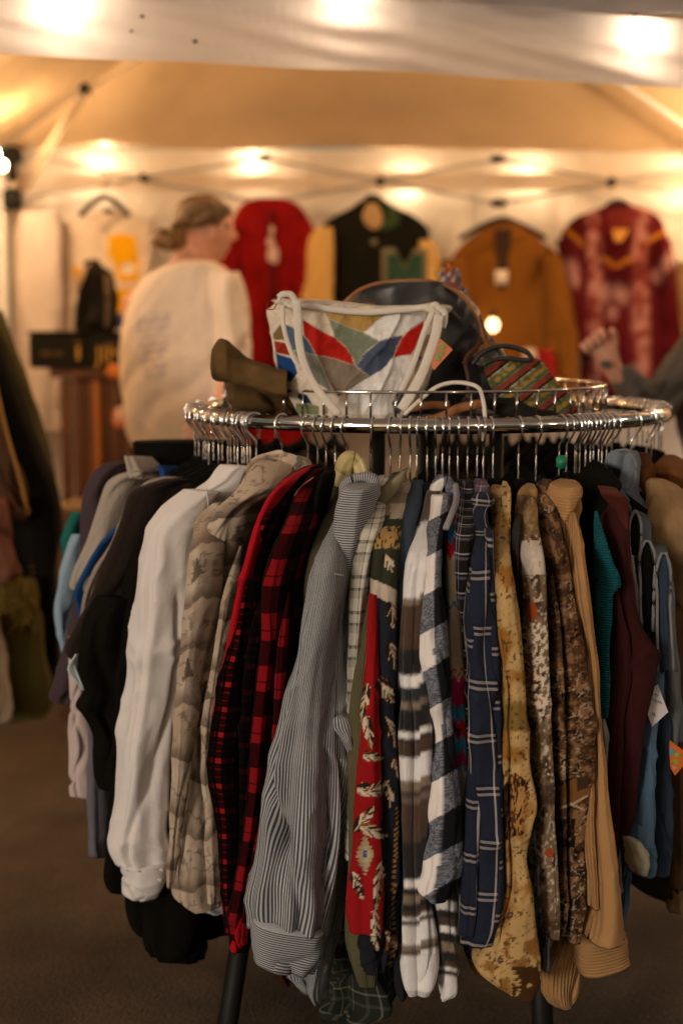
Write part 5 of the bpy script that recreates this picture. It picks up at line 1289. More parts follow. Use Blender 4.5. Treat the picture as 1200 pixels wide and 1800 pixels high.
loft('body', [(868, 948, 966), (878, 938, 973), (892, 937, 976), (920, 944, 982), (970, 952, 994), (1020, 962, 1004), (1060, 962, 1010), (1112, 964, 1020), (1165, 966, 1030), (1217, 967, 1036), (1290, 968, 1042), (1372, 971, 1036), (1442, 973, 1026), (1500, 976, 1024), (1565, 979, 1024), (1610, 979, 1022), (1648, 982, 1018)], CM, g, R=(.56, .68), a=.055, colf=c_camo, dens=1.8)
loft('collar', [(842, 954, 968), (853, 944, 974), (870, 936, 974), (890, 935, 962), (908, 938, 950), (922, 942, 946)], CM, g, R=(.50, .53), a=.03, dens=2, fold=.05, colf=lambda px, py, u, v: c_camo(px, py, u, v)*.9)

# -- tan corduroy
CO = cloth('tan_corduroy', C3(160, 122, 80), wrinkle=.004, var=.1, ribs=(.0058, .0008, 0))
COH = cloth('tan_corduroy_across', C3(160, 122, 80), wrinkle=.004, var=.1, ribs=(.0052, .0004, 1))
g = garment('tan_corduroy_shirt', 'tan wide wale corduroy shirt with a large turned cuff, front right', 'shirt', 1050, 1700, 2.2)
loft('body', [(866, 984, 1010), (876, 972, 1018), (888, 967, 1018), (905, 968, 1015), (950, 974, 1018), (1000, 990, 1026), (1060, 1000, 1036), (1120, 1010, 1042), (1250, 1020, 1046), (1500, 1010, 1060), (1620, 1000, 1040)], CO, g, R=(.56, .65), a=.05, fold=.2)
loft('collar', [(843, 986, 1008), (851, 974, 1018), (866, 968, 1020), (882, 967, 1013), (905, 967, 1002), (930, 967, 990), (952, 969, 979), (962, 970, 974)], COH, g, R=(.54, .60), a=.035, fold=.05)
loft('sleeve', [(900, 1002, 1012), (930, 996, 1020), (970, 992, 1026), (1010, 996, 1032), (1060, 1001, 1039), (1112, 1016, 1044), (1165, 1026, 1048), (1217, 1032, 1052), (1285, 1034, 1057), (1350, 1033, 1062), (1407, 1026, 1068), (1460, 1018, 1076), (1512, 1019, 1083), (1565, 1020, 1088), (1600, 1020, 1091), (1013, 1650, 1092, 1636)], CO, g, R=(.64, .71), a=.05, fold=.12, bmax=.05)
loft('cuff', [(1011, 1648, 1094, 1633), (1010, 1675, 1098, 1653), (1013, 1694, 1099, 1670), (1020, 1712, 1099, 1686)], COH, g, flat=(2.16, 2.19), T=.032, fold=.03, wr=.002)
loft('shirt_tail', [(1630, 984, 1014), (1670, 970, 1020), (1705, 958, 1022), (1735, 957, 1019), (1758, 966, 1010), (1767, 974, 1004)], CO, g, R=(.62, .64), a=.02, fold=.2)

# -- black coats behind
simple('black_velvet_jacket', 'black jacket filling the gap right of the tan corduroy collar', 'jacket', [(808, 1042, 1048), (824, 1030, 1066), (848, 1014, 1086), (870, 1012, 1080), (950, 1026, 1085), (1100, 1036, 1090), (1400, 1040, 1100), (1560, 1050, 1085)], BLK, R=(.50, .58), a=.06)
simple('black_inner_coat', 'black coat behind the camo and wildlife shirts', 'coat', [(812, 911, 915), (830, 898, 938), (862, 876, 972), (900, 872, 985), (1000, 885, 990), (1400, 885, 1000), (1600, 890, 1000)], BLK, R=(.34, .46), a=.06)
simple('black_middle_coat', 'black coat between the denim and the checked hoodie', 'coat', [(818, 750, 756), (836, 734, 778), (862, 712, 808), (1000, 712, 812), (1400, 716, 812), (1580, 722, 810)], BLK, R=(.36, .48), a=.06)

# -- teal knit
g = garment('teal_knit', 'teal knitted sweater with a pointed side seam, right of the corduroy', 'sweater', 1065, 1240, 2.25)
TK = cloth('teal_yarn', (.008, .105, .135), wrinkle=.004, var=.2, ribs=(.004, .0012, 1))
loft('body', [(898, 1046, 1050), (920, 1045, 1056), (950, 1045, 1064), (985, 1046, 1076), (1012, 1047, 1089), (1024, 1047, 1090), (1040, 1047, 1078), (1065, 1047, 1073), (1100, 1048, 1070), (1180, 1052, 1068), (1252, 1056, 1066), (1262, 1058, 1065)], TK, g, R=(.64, .675), a=.03, fold=.08)
simple('pale_lining', 'pale scrap of fabric beside the corduroy sleeve', 'scarf', [(1230, 1048, 1058), (1270, 1052, 1063), (1300, 1056, 1067), (1340, 1055, 1066), (1356, 1058, 1063)], cloth('pale_grey_silk', (.38, .38, .38)), R=(.66, .66), a=.02)
# -- maroon
g = garment('maroon_coat', 'dark maroon boucle coat, wide at the elbow, left of the denim jackets', 'coat', 1100, 1500, 2.26)
MR = cloth('maroon_boucle', (.038, .009, .009), wrinkle=.006, var=.5)
loft('body', [(858, 1050, 1070), (868, 1046, 1090), (890, 1052, 1100), (925, 1060, 1104), (980, 1066, 1107), (1025, 1068, 1111), (1065, 1068, 1118), (1105, 1068, 1131), (1130, 1068, 1144), (1146, 1068, 1154), (1170, 1068, 1150), (1210, 1066, 1142), (1260, 1062, 1132), (1320, 1066, 1124), (1425, 1070, 1110), (1480, 1074, 1095), (1515, 1078, 1086)], MR, g, R=(.58, .655), a=.05, fold=.12)
loft('collar', [(856, 1052, 1080), (875, 1062, 1098), (900, 1084, 1104), (930, 1092, 1105), (945, 1096, 1102)], cloth('rust_maroon', (.085, .018, .012), wrinkle=.004), g, R=(.63, .665), a=.03)
# -- denim jackets
DS = cloth('pale_seam_denim', (.20, .20, .21), wrinkle=.003)
D1 = denim('grey_blue_denim', (.12, .15, .19)); D2 = denim('faded_denim', (.17, .20, .23)); D3 = denim('bright_denim', (.075, .135, .21)); D4 = denim('indigo_denim', (.030, .048, .078))
g = garment('denim_jacket', 'grey blue denim jacket with an upturned collar behind the maroon coat', 'jacket', 1120, 1300, 2.3)
loft('collar', [(1068, 815, 1086, 828), (1076, 796, 1092, 812), (1090, 789, 1098, 812), (1106, 793, 1100, 818), (1117, 812, 1098, 830), (1117, 836, 1094, 840), (1112, 858, 1092, 850), (1106, 872, 1094, 862)], D2, g, flat=(2.40, 2.42), T=.014, fold=.02, lip=False)
sweep('collar_seam', [P(1082, 793, 2.385), P(1100, 790, 2.385), P(1113, 803, 2.385), P(1118, 825, 2.385), P(1114, 850, 2.385), P(1106, 872, 2.385)], .0022, DS, g, n=6, res=24)
loft('body', [(855, 1070, 1120), (872, 1072, 1128), (900, 1090, 1136), (940, 1098, 1142), (1000, 1104, 1150), (1080, 1110, 1155), (1150, 1115, 1158), (1300, 1118, 1158), (1480, 1118, 1158)], D1, g, R=(.50, .60), a=.05, fold=.2)
loft('collar_roll', [(1070, 858, 1080, 880), (1078, 852, 1092, 884), (1092, 862, 1104, 900), (1104, 880, 1110, 920)], D1, g, flat=(2.33, 2.33), T=.014, lip=False)
for k, (x, y0, y1, w) in enumerate(((1116, 898, 975, 11), (1137, 948, 1110, 12))):
    sweep('armhole_seam', [P(x-w, y1, 2.22), P(x-w*1.0, (y0+y1)/2, 2.22), P(x-w*.7, y0+12, 2.22), P(x, y0, 2.22), P(x+w*.7, y0+12, 2.22), P(x+w, (y0+y1)/2, 2.22), P(x+w*.8, y1, 2.22)], .0026, DS, g, n=6, res=30)
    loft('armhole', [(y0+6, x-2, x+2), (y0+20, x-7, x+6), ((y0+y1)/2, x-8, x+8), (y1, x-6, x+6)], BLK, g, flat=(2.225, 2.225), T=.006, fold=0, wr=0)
g = garment('denim_vest', 'second faded denim jacket with pale seams, further right', 'jacket', 1160, 1300, 2.3)
loft('body', [(920, 1128, 1160), (960, 1122, 1168), (1000, 1124, 1176), (1060, 1126, 1180), (1150, 1130, 1184), (1250, 1134, 1188), (1300, 1140, 1190)], D2, g, R=(.54, .62), a=.05, fold=.25)
x, y0, y1, w = 1166, 968, 1180, 11
sweep('armhole_seam', [P(x-w, y1, 2.22), P(x-w, 1060, 2.22), P(x-w*.7, y0+14, 2.22), P(x, y0, 2.22), P(x+w*.7, y0+14, 2.22), P(x+w, 1060, 2.22), P(x+w*1.6, y1, 2.22)], .0026, DS, g, n=6, res=30)
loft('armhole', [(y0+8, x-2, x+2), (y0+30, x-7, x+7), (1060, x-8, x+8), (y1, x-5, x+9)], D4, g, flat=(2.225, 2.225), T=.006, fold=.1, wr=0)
sweep('front_seam', [P(1106, 960, 2.26), P(1112, 1010, 2.25), P(1120, 1060, 2.245), P(1126, 1100, 2.24)], .005, cloth('white_edge', (.40, .36, .33)), g, n=6, res=16)
g = garment('sherpa_denim_jacket', 'bright blue denim sleeve with a fluffy cream turned cuff, right side', 'jacket', 1120, 1530, 2.28)
loft('sleeve', [(1175, 1146, 1166), (1200, 1144, 1164), (1240, 1136, 1160), (1270, 1130, 1155), (1330, 1124, 1150), (1400, 1118, 1148), (1460, 1108, 1146), (1490, 1100, 1144), (1500, 1102, 1142)], D3, g, R=(.655, .67), a=.035, fold=.15)
loft('denim_cuff', [(1478, 1096, 1146), (1500, 1096, 1148), (1530, 1106, 1147), (1538, 1116, 1145)], D3, g, R=(.672, .672), a=.03, fold=.05)
loft('sherpa_cuff', [(1476, 1094, 1126), (1486, 1094, 1134), (1500, 1096, 1140), (1520, 1100, 1140), (1534, 1108, 1138)], cloth('cream_sherpa', (.30, .27, .19), wrinkle=.012, var=.3, fuzz=1), g, R=(.69, .69), a=.03, wr=.003, sq=.9)
g = garment('indigo_jeans', 'dark indigo denim sleeve beside the fluffy cuffed one', 'jacket', 1160, 1530, 2.3)
loft('sleeve', [(1240, 1152, 1176), (1262, 1150, 1178), (1268, 1150, 1178), (1400, 1146, 1178), (1480, 1143, 1177), (1530, 1140, 1174), (1538, 1142, 1172)], D4, g, R=(.64, .65), a=.03, fold=.12)
sweep('hem_stitch', [P(1152, 1272, 2.265), P(1164, 1276, 2.262), P(1177, 1270, 2.265)], .0018, DS, g, n=5)
simple('blue_denim_hem', 'short blue denim hem right of the corduroy sleeve', 'jacket', [(1440, 1082, 1104), (1530, 1084, 1107), (1580, 1086, 1106), (1620, 1088, 1098), (1638, 1090, 1095)], D3, R=(.60, .60), a=.03)
simple('grey_hem', 'pale grey hem strip above the short blue denim one', 'shirt', [(1440, 1076, 1090), (1475, 1080, 1092), (1520, 1083, 1092), (1570, 1086, 1092)], cloth('pale_grey_cotton', (.2, .2, .19)), R=(.66, .66), a=.02)
simple('dark_brown_skirt', 'dark brown garment with the lowest hem at the right edge', 'coat', [(1100, 1160, 1230), (1300, 1130, 1235), (1500, 1120, 1240), (1540, 1118, 1240), (1562, 1140, 1240), (1572, 1165, 1240)], cloth('dark_brown_wool', (.028, .020, .014), wrinkle=.006), R=(.50, .56), a=.06)
# right edge tan / brown coats
TB = cloth('tan_suede', (.30, .185, .09), wrinkle=.009)
g = garment('tan_jacket', 'tan suede jacket with a rounded shoulder at the right edge', 'jacket', 1190, 1200, 2.4)
loft('body', [(842, 1142, 1166), (850, 1137, 1185), (875, 1136, 1215), (920, 1138, 1260), (1000, 1144, 1300), (1100, 1160, 1300), (1200, 1172, 1300), (1400, 1182, 1300), (1600, 1188, 1300)], TB, g, R=(.56, .62), a=.08, fold=.3, wr=.006)
sweep('front_piping', [P(1198, 920, 2.33), P(1194, 1000, 2.32), P(1193, 1100, 2.32), P(1196, 1200, 2.32)], .003, cloth('pale_piping', (.42, .28, .15)), g, n=6, res=16)
simple('rust_jacket', 'rust brown jacket shoulder behind the tan one at the right edge', 'jacket', [(800, 1166, 1186), (812, 1154, 1205), (835, 1146, 1240), (880, 1150, 1260), (1000, 1180, 1270)], cloth('rust_suede', (.17, .065, .018), wrinkle=.006), R=(.54, .56), a=.06, dy=.12)
simple('brown_jacket', 'dark rusty brown jacket between the denim collar and the tan jacket', 'jacket', [(796, 1112, 1140), (820, 1114, 1148), (870, 1112, 1152), (950, 1114, 1160), (1000, 1130, 1175)], cloth('brown_suede', (.085, .030, .010), wrinkle=.006), R=(.52, .55), a=.05, dy=.06)
simple('brown_long_coat', 'brown lined coat hanging behind the denim jackets at the right', 'coat', [(1000, 1160, 1200), (1150, 1164, 1202), (1300, 1172, 1206), (1500, 1176, 1210), (1560, 1180, 1210)], cloth('brown_lining', (.10, .055, .028), wrinkle=.006), R=(.56, .62), a=.03)
simple('grey_slip', 'grey strip of fabric behind the orange tag', 'shirt', [(1180, 1174, 1190), (1250, 1178, 1192), (1310, 1180, 1190)], cloth('slate_cotton', (.13, .14, .15)), R=(.66, .66), a=.02)


# loose front panels and placket edges
flap(bpy.data.objects['landscape_shirt'], [(800, 478, 512), (812, 452, 540), (828, 440, 545), (848, 430, 535), (868, 412, 505), (890, 388, 470), (930, 366, 446), (980, 352, 426), (1063, 345, 410), (1197, 336, 395), (1320, 326, 370), (1400, 320, 380), (1480, 312, 388), (1545, 304, 391), (1575, 308, 392), (1592, 330, 392)], LD, 0.62, 1.0, (.60, .63), 960, colf=c_land, sd=1)
flap(bpy.data.objects['red_tartan_shirt'], [(818, 536, 566), (830, 512, 572), (850, 490, 560), (880, 468, 540), (920, 448, 520), (967, 434, 500), (1030, 421, 490), (1113, 405, 482), (1213, 384, 470), (1270, 374, 462), (1333, 370, 456), (1400, 378, 450), (1450, 386, 446), (1533, 390, 440), (1600, 392, 430), (1640, 394, 420)], RT, 0.55, 0.98, (.64, .655), 1010, sd=2)
flap(bpy.data.objects['buffalo_check_shirt'], [(822, 552, 590), (850, 530, 585), (880, 516, 572), (913, 504, 562), (960, 482, 548), (1007, 467, 536), (1113, 463, 528), (1213, 452, 515), (1317, 444, 502), (1400, 436, 492), (1483, 424, 480), (1560, 410, 470), (1620, 404, 452), (1668, 408, 440)], RB, 0.5, 0.92, (.68, .69), 1040, sd=3)
flap(bpy.data.objects['navy_plaid_shirt'], [(846, 834, 858), (860, 828, 862), (885, 825, 862), (940, 822, 860), (985, 817, 860), (1025, 812, 862), (1100, 809, 866), (1200, 812, 871), (1320, 815, 875), (1420, 814, 878), (1495, 809, 880), (1560, 802, 879), (1610, 797, 876), (1640, 795, 866)], NP, 0.1, 0.5, (.705, .715), 1010, sd=4)
flap(bpy.data.objects['horse_print_shirt'], [(856, 864, 890), (880, 862, 892), (930, 863, 892), (990, 862, 896), (1025, 858, 902), (1078, 860, 910), (1148, 870, 916), (1218, 879, 923), (1285, 877, 928), (1340, 877, 934), (1395, 879, 943), (1440, 880, 930), (1495, 882, 922), (1550, 880, 930), (1600, 862, 934), (1650, 846, 940), (1690, 834, 940), (1722, 866, 934), (1738, 910, 930)], HP, 0.02, 0.3, (.705, .72), 1010, colf=lambda px, py, u, v: c_horse(px, py, u, v)*.92, sd=5)
flap(bpy.data.objects['wildlife_print_shirt'], [(856, 914, 938), (885, 908, 940), (913, 907, 942), (955, 912, 949), (1000, 915, 956), (1060, 916, 959), (1130, 918, 961), (1200, 919, 963), (1285, 927, 966), (1350, 930, 970), (1407, 934, 973), (1450, 938, 974), (1495, 940, 977), (1550, 944, 979), (1600, 946, 981), (1640, 950, 980)], EP, 0.5, 1.0, (.705, .715), 1000, colf=c_eagle, sd=6)
flap(bpy.data.objects['camo_deer_shirt'], [(856, 946, 966), (880, 938, 972), (920, 944, 982), (970, 952, 994), (1020, 962, 1004), (1060, 962, 1010), (1112, 964, 1020), (1165, 966, 1030), (1217, 967, 1036), (1290, 968, 1042), (1372, 971, 1036), (1442, 973, 1026), (1500, 976, 1024), (1565, 979, 1024), (1610, 979, 1022), (1648, 982, 1018)], CM, 0.0, 0.36, (.69, .70), 1000, colf=c_camo, sd=7)
flap(bpy.data.objects['blanket_stripe_shirt'], [(862, 748, 775), (890, 742, 775), (930, 730, 770), (975, 716, 762), (1020, 709, 752), (1060, 706, 750), (1150, 699, 752), (1250, 698, 760), (1340, 699, 758), (1400, 702, 754), (1480, 704, 750), (1560, 705, 758), (1640, 705, 768), (1700, 705, 765), (1730, 714, 755)], BL, 0.45, 1.0, (.685, .70), 1100, colf=stripecol(_st), sd=8)
flap(bpy.data.objects['checked_hoodie'], [(872, 766, 790), (890, 758, 790), (925, 753, 784), (980, 747, 778), (1047, 741, 779), (1113, 736, 786), (1147, 735, 787), (1180, 742, 788), (1210, 748, 790), (1257, 757, 792), (1300, 761, 795), (1350, 757, 800), (1420, 750, 806), (1477, 743, 806), (1520, 740, 806), (1552, 732, 798), (1568, 750, 788), (1575, 770, 785)], BW, 0.56, 1.02, (.70, .715), 1010, colf=c_bw, sd=9)
flap(bpy.data.objects['denim_shirt'], [(846, 722, 744), (870, 712, 744), (900, 700, 738), (940, 695, 728), (1000, 694, 722), (1100, 696, 720), (1300, 698, 722), (1500, 700, 724), (1650, 700, 720)], bpy.data.objects['denim_shirt'].children[0].data.materials[0], 0.2, 0.8, (.655, .665), 960, sd=10)
flap(bpy.data.objects['maroon_coat'], [(858, 1050, 1070), (868, 1046, 1090), (890, 1052, 1100), (925, 1060, 1104), (980, 1066, 1107), (1025, 1068, 1111), (1065, 1068, 1118), (1105, 1068, 1131), (1130, 1068, 1144), (1146, 1068, 1154), (1170, 1068, 1150), (1210, 1066, 1142), (1260, 1062, 1132), (1320, 1066, 1124), (1425, 1070, 1110), (1480, 1074, 1095), (1515, 1078, 1086)], MR, 0.05, 0.45, (.66, .67), 1000, sd=11)
flap(bpy.data.objects['tan_corduroy_shirt'], [(900, 1002, 1012), (930, 996, 1020), (970, 992, 1026), (1010, 996, 1032), (1060, 1001, 1039), (1112, 1016, 1044), (1165, 1026, 1048), (1217, 1032, 1052), (1285, 1034, 1057), (1350, 1033, 1062), (1407, 1026, 1068), (1460, 1018, 1076), (1512, 1019, 1083), (1565, 1020, 1088), (1600, 1020, 1091), (1013, 1650, 1092, 1636)], CO, 0.05, 0.42, (.715, .725), 1120, sd=12)
flap(bpy.data.objects['olive_shirt'], [(832, 690, 712), (850, 672, 712), (880, 664, 706), (920, 658, 700), (980, 656, 690), (1050, 644, 684), (1113, 632, 676), (1180, 620, 670), (1263, 612, 664), (1400, 614, 660), (1560, 612, 660), (1660, 616, 668), (1722, 632, 665)], OC, 0.1, 0.6, (.65, .66), 1000, sd=13)
# the plackets and buttons that run down some fronts
btn = solid('pale_button', (.45, .40, .34), .35, var=.05); dbt = solid('dark_button', (.03, .022, .018), .3)
def buttons(par, pts, R_, m, r=.0045):
    for x, y in pts:
        Y = circ(x, y, R_); p = P(x, y, Y); mb = MB(); mb.ball(p, (r, .002, r), 8); mb.build('button', m, bpy.data.objects[par])
buttons('striped_shirt', ((548, 1662), (556, 1678)), .71, dbt, .0042)
buttons('white_shirt', ((284, 1530), (281, 1548)), .70, btn)
# tags
g = empty('price_tag', P(1152, 1240, 2.2), 'white paper price tag with faint handwriting on the denim jackets', 'tag', 'paper price tags')
card = solid('white_card', (.62, .58, .58), .7, var=.04)
mb = MB(); mb.add(*prism([(1156, 1203), (1160, 1215), (1174, 1252), (1146, 1278), (1134, 1246), (1140, 1216)], 2.20, .0012)); mb.build('card', card, g, False)
ink = solid('blue_ink', (.12, .16, .26), .8)
for pts in ([(1144, 1220), (1148, 1222), (1152, 1220), (1156, 1224)], [(1141, 1228), (1145, 1230), (1149, 1228)], [(1150, 1233), (1152, 1229), (1154, 1235), (1156, 1232), (1158, 1236), (1160, 1233), (1162, 1238)],
            [(1139, 1237), (1142, 1240), (1144, 1237)], [(1146, 1252), (1147, 1257), (1149, 1253), (1151, 1260)], [(1153, 1209), (1153, 1212)]):
    sweep('ink_stroke', [P(x, y, 2.1985) for x, y in pts], .0006, ink, g, n=5)
g = empty('price_tag', P(1188, 1335, 2.2), 'orange paper price tag with green and blue blobs at the right edge', 'tag', 'paper price tags')
oc = solid('orange_card2', (.62, .13, .012), .7, var=.04)
mb = MB(); mb.add(*prism([(1177, 1302), (1206, 1324), (1204, 1342), (1186, 1364), (1178, 1350), (1176, 1320)], 2.22, .0012)); mb.build('card', oc, g, False)
for x, y, rx, ry, c in ((1181, 1322, 4, 8, (.05, .32, .42)), (1190, 1328, 6, 5, (.28, .34, .05)), (1187, 1340, 6, 5, (.28, .34, .05))):
    mb = MB(); mb.ball(P(x, y, 2.2195), (rx*.00088, .0006, ry*.00088), 8); mb.build('printed_blob', solid('ink', c, .8), g)
textpart('Sr', .008, tuple(P(1185, 1350, 2.2185)), card, g, th=.0003)

# ================================================================== far side garments, low tops seen under the rail
ORD = 'first second third fourth fifth sixth seventh eighth ninth tenth eleventh twelfth thirteenth fourteenth fifteenth sixteenth seventeenth eighteenth nineteenth twentieth twenty-first twenty-second twenty-third twenty-fourth'.split()
farc = [(.016, .013, .010), (.03, .02, .012), (.10, .05, .02), (.014, .013, .012), (.05, .035, .03), (.02, .02, .025)]
far_names = ['black coat', 'dark brown coat', 'rust brown coat', 'black jacket', 'taupe jacket', 'navy jacket']
n_ = 0
for k, a in enumerate(np.linspace(math.radians(2), math.radians(178), 17)):
    if 84 < math.degrees(a) < 108: continue
    c = Vector((CX+(RAIL+.03)*math.cos(a), CY+(RAIL+.03)*math.sin(a), RZ-.10)); r = Vector((math.cos(a), math.sin(a), 0)); tv = Vector((-r.y, r.x, 0))
    i = k % 6; n_ += 1
    V = []; Fc = []; nr, nt = 26, 28
    for q in range(nr):
        z = c.z-.62*q/(nr-1)-.0; w = .19*min(1, .35+q*.3) if q < 3 else .20+.01*math.sin(q*.6+k); tk = .028+.006*math.sin(q*.5+k)
        dz = .055*(1 if q < 3 else 1)
        for j in range(nt):
            th_ = 2*math.pi*j/nt; s_ = math.cos(th_)
            pt = c+r*w*s_+tv*tk*math.sin(th_)*(1+.25*math.sin(5*th_+k)); V.append((pt.x, pt.y, z-dz*abs(s_)**1.4))
    for q in range(nr-1):
        for j in range(nt): Fc.append([q*nt+j, q*nt+(j+1) % nt, (q+1)*nt+(j+1) % nt, (q+1)*nt+j])
    Fc.append(list(range(nt))); Fc.append([(nr-1)*nt+j for j in range(nt)][::-1])
    V = np.array(V); o = mesh(far_names[i].replace(' ', '_'), V, Fc, cloth('far_cloth', farc[i], wrinkle=.006), None, V[:, [0, 2]])
    pos = 'right' if math.cos(a) > .3 else ('left' if math.cos(a) < -.3 else 'middle')
    tag(o, '%s on the far side of the rack, %s from its right end' % (far_names[i], ORD[n_-1]), far_names[i].split()[-1], GG+', far side')
# hangers -------------------------------------------------------
front = [(495, 'the landscape print shirt', 0), (540, 'the red tartan shirt', .001), (558, 'the buffalo check shirt', 0), (572, 'the khaki check shirt', .001), (589, 'the khaki check shirt', 0), (607, 'the striped shirt', .002),
         (655, 'the grey plaid shirt', -.004), (686, 'the olive shirt', 0), (704, 'the feather print shirt', -.001), (721, 'the denim shirt', 0), (735, 'the navy jacket', -.002), (750, 'the blanket stripe shirt', .001), (766, 'the checked hoodie', 0), (776, 'the checked hoodie', .002),
         (788, 'the southwest jacket', .002), (805, 'the black and white plaid', 0), (822, 'the navy plaid shirt', 0), (839, 'the navy plaid shirt', 0), (849, 'the horse print shirt', .001), (862, 'the horse print shirt', .005), (912, 'the wildlife print shirt', 0), (943, 'the camo shirt', 0), (987, 'the corduroy shirt', -.004)]
for px, what, ln in front:
    hanger(ang_of(px), ('hanger at the front of the rail over %s' % what)+(', right one of two' if (px in (589, 776, 839, 862)) else (', left one' if px in (572, 766, 822, 849) else '')), drop=.052+rnd.random()*.014, tilt=rnd.uniform(-.12, .12), lean=ln, wid=.11)
for k, px in enumerate((1010, 1016, 1022, 1029, 1036, 1043, 1051, 1058, 1066, 1077, 1112, 1138, 1146)):
    hanger(ang_of(px), '%s hanger from the left in the crowded right cluster on the rail' % ORD[k], drop=.05+rnd.random()*.012, tilt=rnd.uniform(-.1, .1), lean=rnd.uniform(-.004, .004), wid=.12)
for k, px in enumerate((342, 349, 356, 362, 368, 376, 385, 391, 399, 404, 410, 418, 424, 431, 438, 443, 447)):
    hanger(ang_of(px), '%s hanger from the left in the crowded left cluster on the rail' % ORD[k], drop=.045+rnd.random()*.016, tilt=rnd.uniform(-.25, .25), lean=rnd.uniform(-.006, .006), wid=.10)
for k in range(24):
    a = math.radians(-2+88*k/23+rnd.uniform(-1, 1)); hanger(a, '%s hanger counted from the right along the far right of the rail' % ORD[k], drop=.05, tilt=rnd.uniform(-.15, .15), wid=.12)
for k in range(8):
    a = math.radians(112+66*k/7+rnd.uniform(-2, 2)); hanger(a, '%s hanger counted from the middle along the far left of the rail' % ORD[k], drop=.05, tilt=rnd.uniform(-.15, .15), wid=.12)
mk = hanger(ang_of(999), 'hanger with a green size marker on its hook, right of the corduroy collar', drop=.05, wid=.10, lean=-.003)
c_ = P(986, 812, 2.36); MB().box(c_, (.016, .012, .022), .003).build('size_marker', solid('green_plastic', (.01, .20, .10), .4), mk)
# black turtleneck tops bulking under the left hooks
simple('black_fleece', 'bulky black fleece bunched under the crowded hooks at the left', 'jacket', [(775, 240, 420), (790, 238, 440), (810, 245, 445), (840, 290, 440), (880, 330, 430), (950, 340, 420)], BLK, R=(.38, .44), a=.08, bmax=.05)
simple('black_sweater', 'black sweater shoulder behind the plum sweater', 'sweater', [(778, 232, 330), (795, 240, 345), (820, 260, 345), (850, 280, 345)], BLK, flat=(2.9, 2.9), T=.04)

# ================================================================== BAGS IN THE BASKET
GBG = 'bags piled in the basket of the rack'
z4 = lambda X, Y: (350+X/2.667, 450+Y/2.667)
def poly4(*p): return [z4(*q) for q in p]
patches = [((.42, .26, .08), poly4((590, 265), (890, 262), (850, 300), (775, 358), (690, 330), (605, 292))),
           ((.80, .79, .77), poly4((890, 262), (1070, 240), (1060, 300), (1000, 340), (940, 372), (850, 398), (775, 358), (830, 305))),
           ((.185, .22, .15), poly4((603, 288), (690, 330), (775, 360), (845, 400), (790, 440), (735, 515), (715, 470), (690, 430), (640, 385), (622, 340))),
           ((.44, .016, .010), poly4((485, 298), (540, 330), (600, 365), (645, 385), (690, 430), (715, 470), (728, 512), (690, 500), (640, 482), (590, 470), (548, 466), (520, 410), (490, 370))),
           ((.075, .105, .17), poly4((395, 315), (440, 335), (490, 375), (520, 410), (548, 466), (490, 450), (435, 440), (410, 390))),
           ((.065, .085, .14), poly4((735, 515), (760, 470), (800, 435), (850, 395), (905, 378), (955, 372), (935, 420), (910, 470), (870, 520), (835, 555), (800, 566))),
           ((.48, .016, .010), poly4((1055, 298), (1045, 360), (1025, 420), (990, 462), (950, 466), (912, 476), (922, 430), (940, 395), (990, 340))),
           ((.76, .74, .72), poly4((700, 630), (760, 590), (800, 566), (860, 530), (900, 485), (950, 466), (1000, 464), (995, 520), (970, 590), (945, 640), (915, 700), (905, 745), (760, 745), (700, 740))),
           ((.22, .175, .135), poly4((548, 466), (590, 470), (640, 482), (690, 500), (728, 512), (770, 545), (800, 566), (750, 595), (700, 632), (650, 660), (610, 600), (580, 530))),
           ((.17, .17, .14), poly4((437, 442), (490, 450), (548, 466), (580, 530), (610, 600), (625, 640), (560, 600), (500, 540), (470, 500))),
           ((.17, .12, .05), poly4((345, 365), (380, 318), (397, 350), (400, 395), (350, 392))),
           ((.26, .02, .012), poly4((348, 396), (402, 405), (436, 470), (400, 462), (358, 452))),
           ((.01, .05, .17), poly4((358, 455), (440, 480), (462, 548), (440, 580), (430, 592), (380, 572), (368, 520))),
           ((.42, .28, .2), poly4((1045, 345), (1085, 380), (1040, 480), (985, 620), (950, 640), (985, 560), (1000, 465))),
           ((.02, .03, .09), poly4((1018, 465), (1050, 470), (1035, 495))),
           ((.17, .20, .10), poly4((450, 690), (520, 690), (562, 705), (562, 745), (455, 742))),
           ((.015, .025, .06), poly4((462, 640), (505, 650), (535, 700), (490, 690), (460, 665))),
           ((.05, .085, .09), poly4((903, 690), (925, 645), (962, 640), (955, 700), (940, 745), (915, 735)))]
def c_tote(px, py, u, v):
    c = base(px, (.70, .60, .48))
    for cc, pl in patches:
        c = put(c, inpoly(px+1.5*(vn(px/9., py/9.)-.5), py, pl), D(cc)*1.05)
    s = fbm(px/5., py/5.)
    edge = 0*px > 1
    for cc, pl in patches:
        n = len(pl)
        for i in range(n):
            x1, y1 = pl[i]; x2, y2 = pl[(i+1) % n]; L = (x2-x1)**2+(y2-y1)**2
            t = np.clip(((px-x1)*(x2-x1)+(py-y1)*(y2-y1))/L, 0, 1); edge |= (np.hypot(px-x1-t*(x2-x1), py-y1-t*(y2-y1)) < .8)
    return put(c*(.8+.35*s)[..., None], edge*.45, D((.62, .55, .46)))
TYB = 2.52
g = empty('patchwork_tote', P(630, 738, TYB), 'patchwork tote of red, blue, green and cream leather with white straps', 'bag', GBG)
TM = vcloth('patchwork_leather', wrinkle=.009, fuzz=0, var=.08, rough=.6)
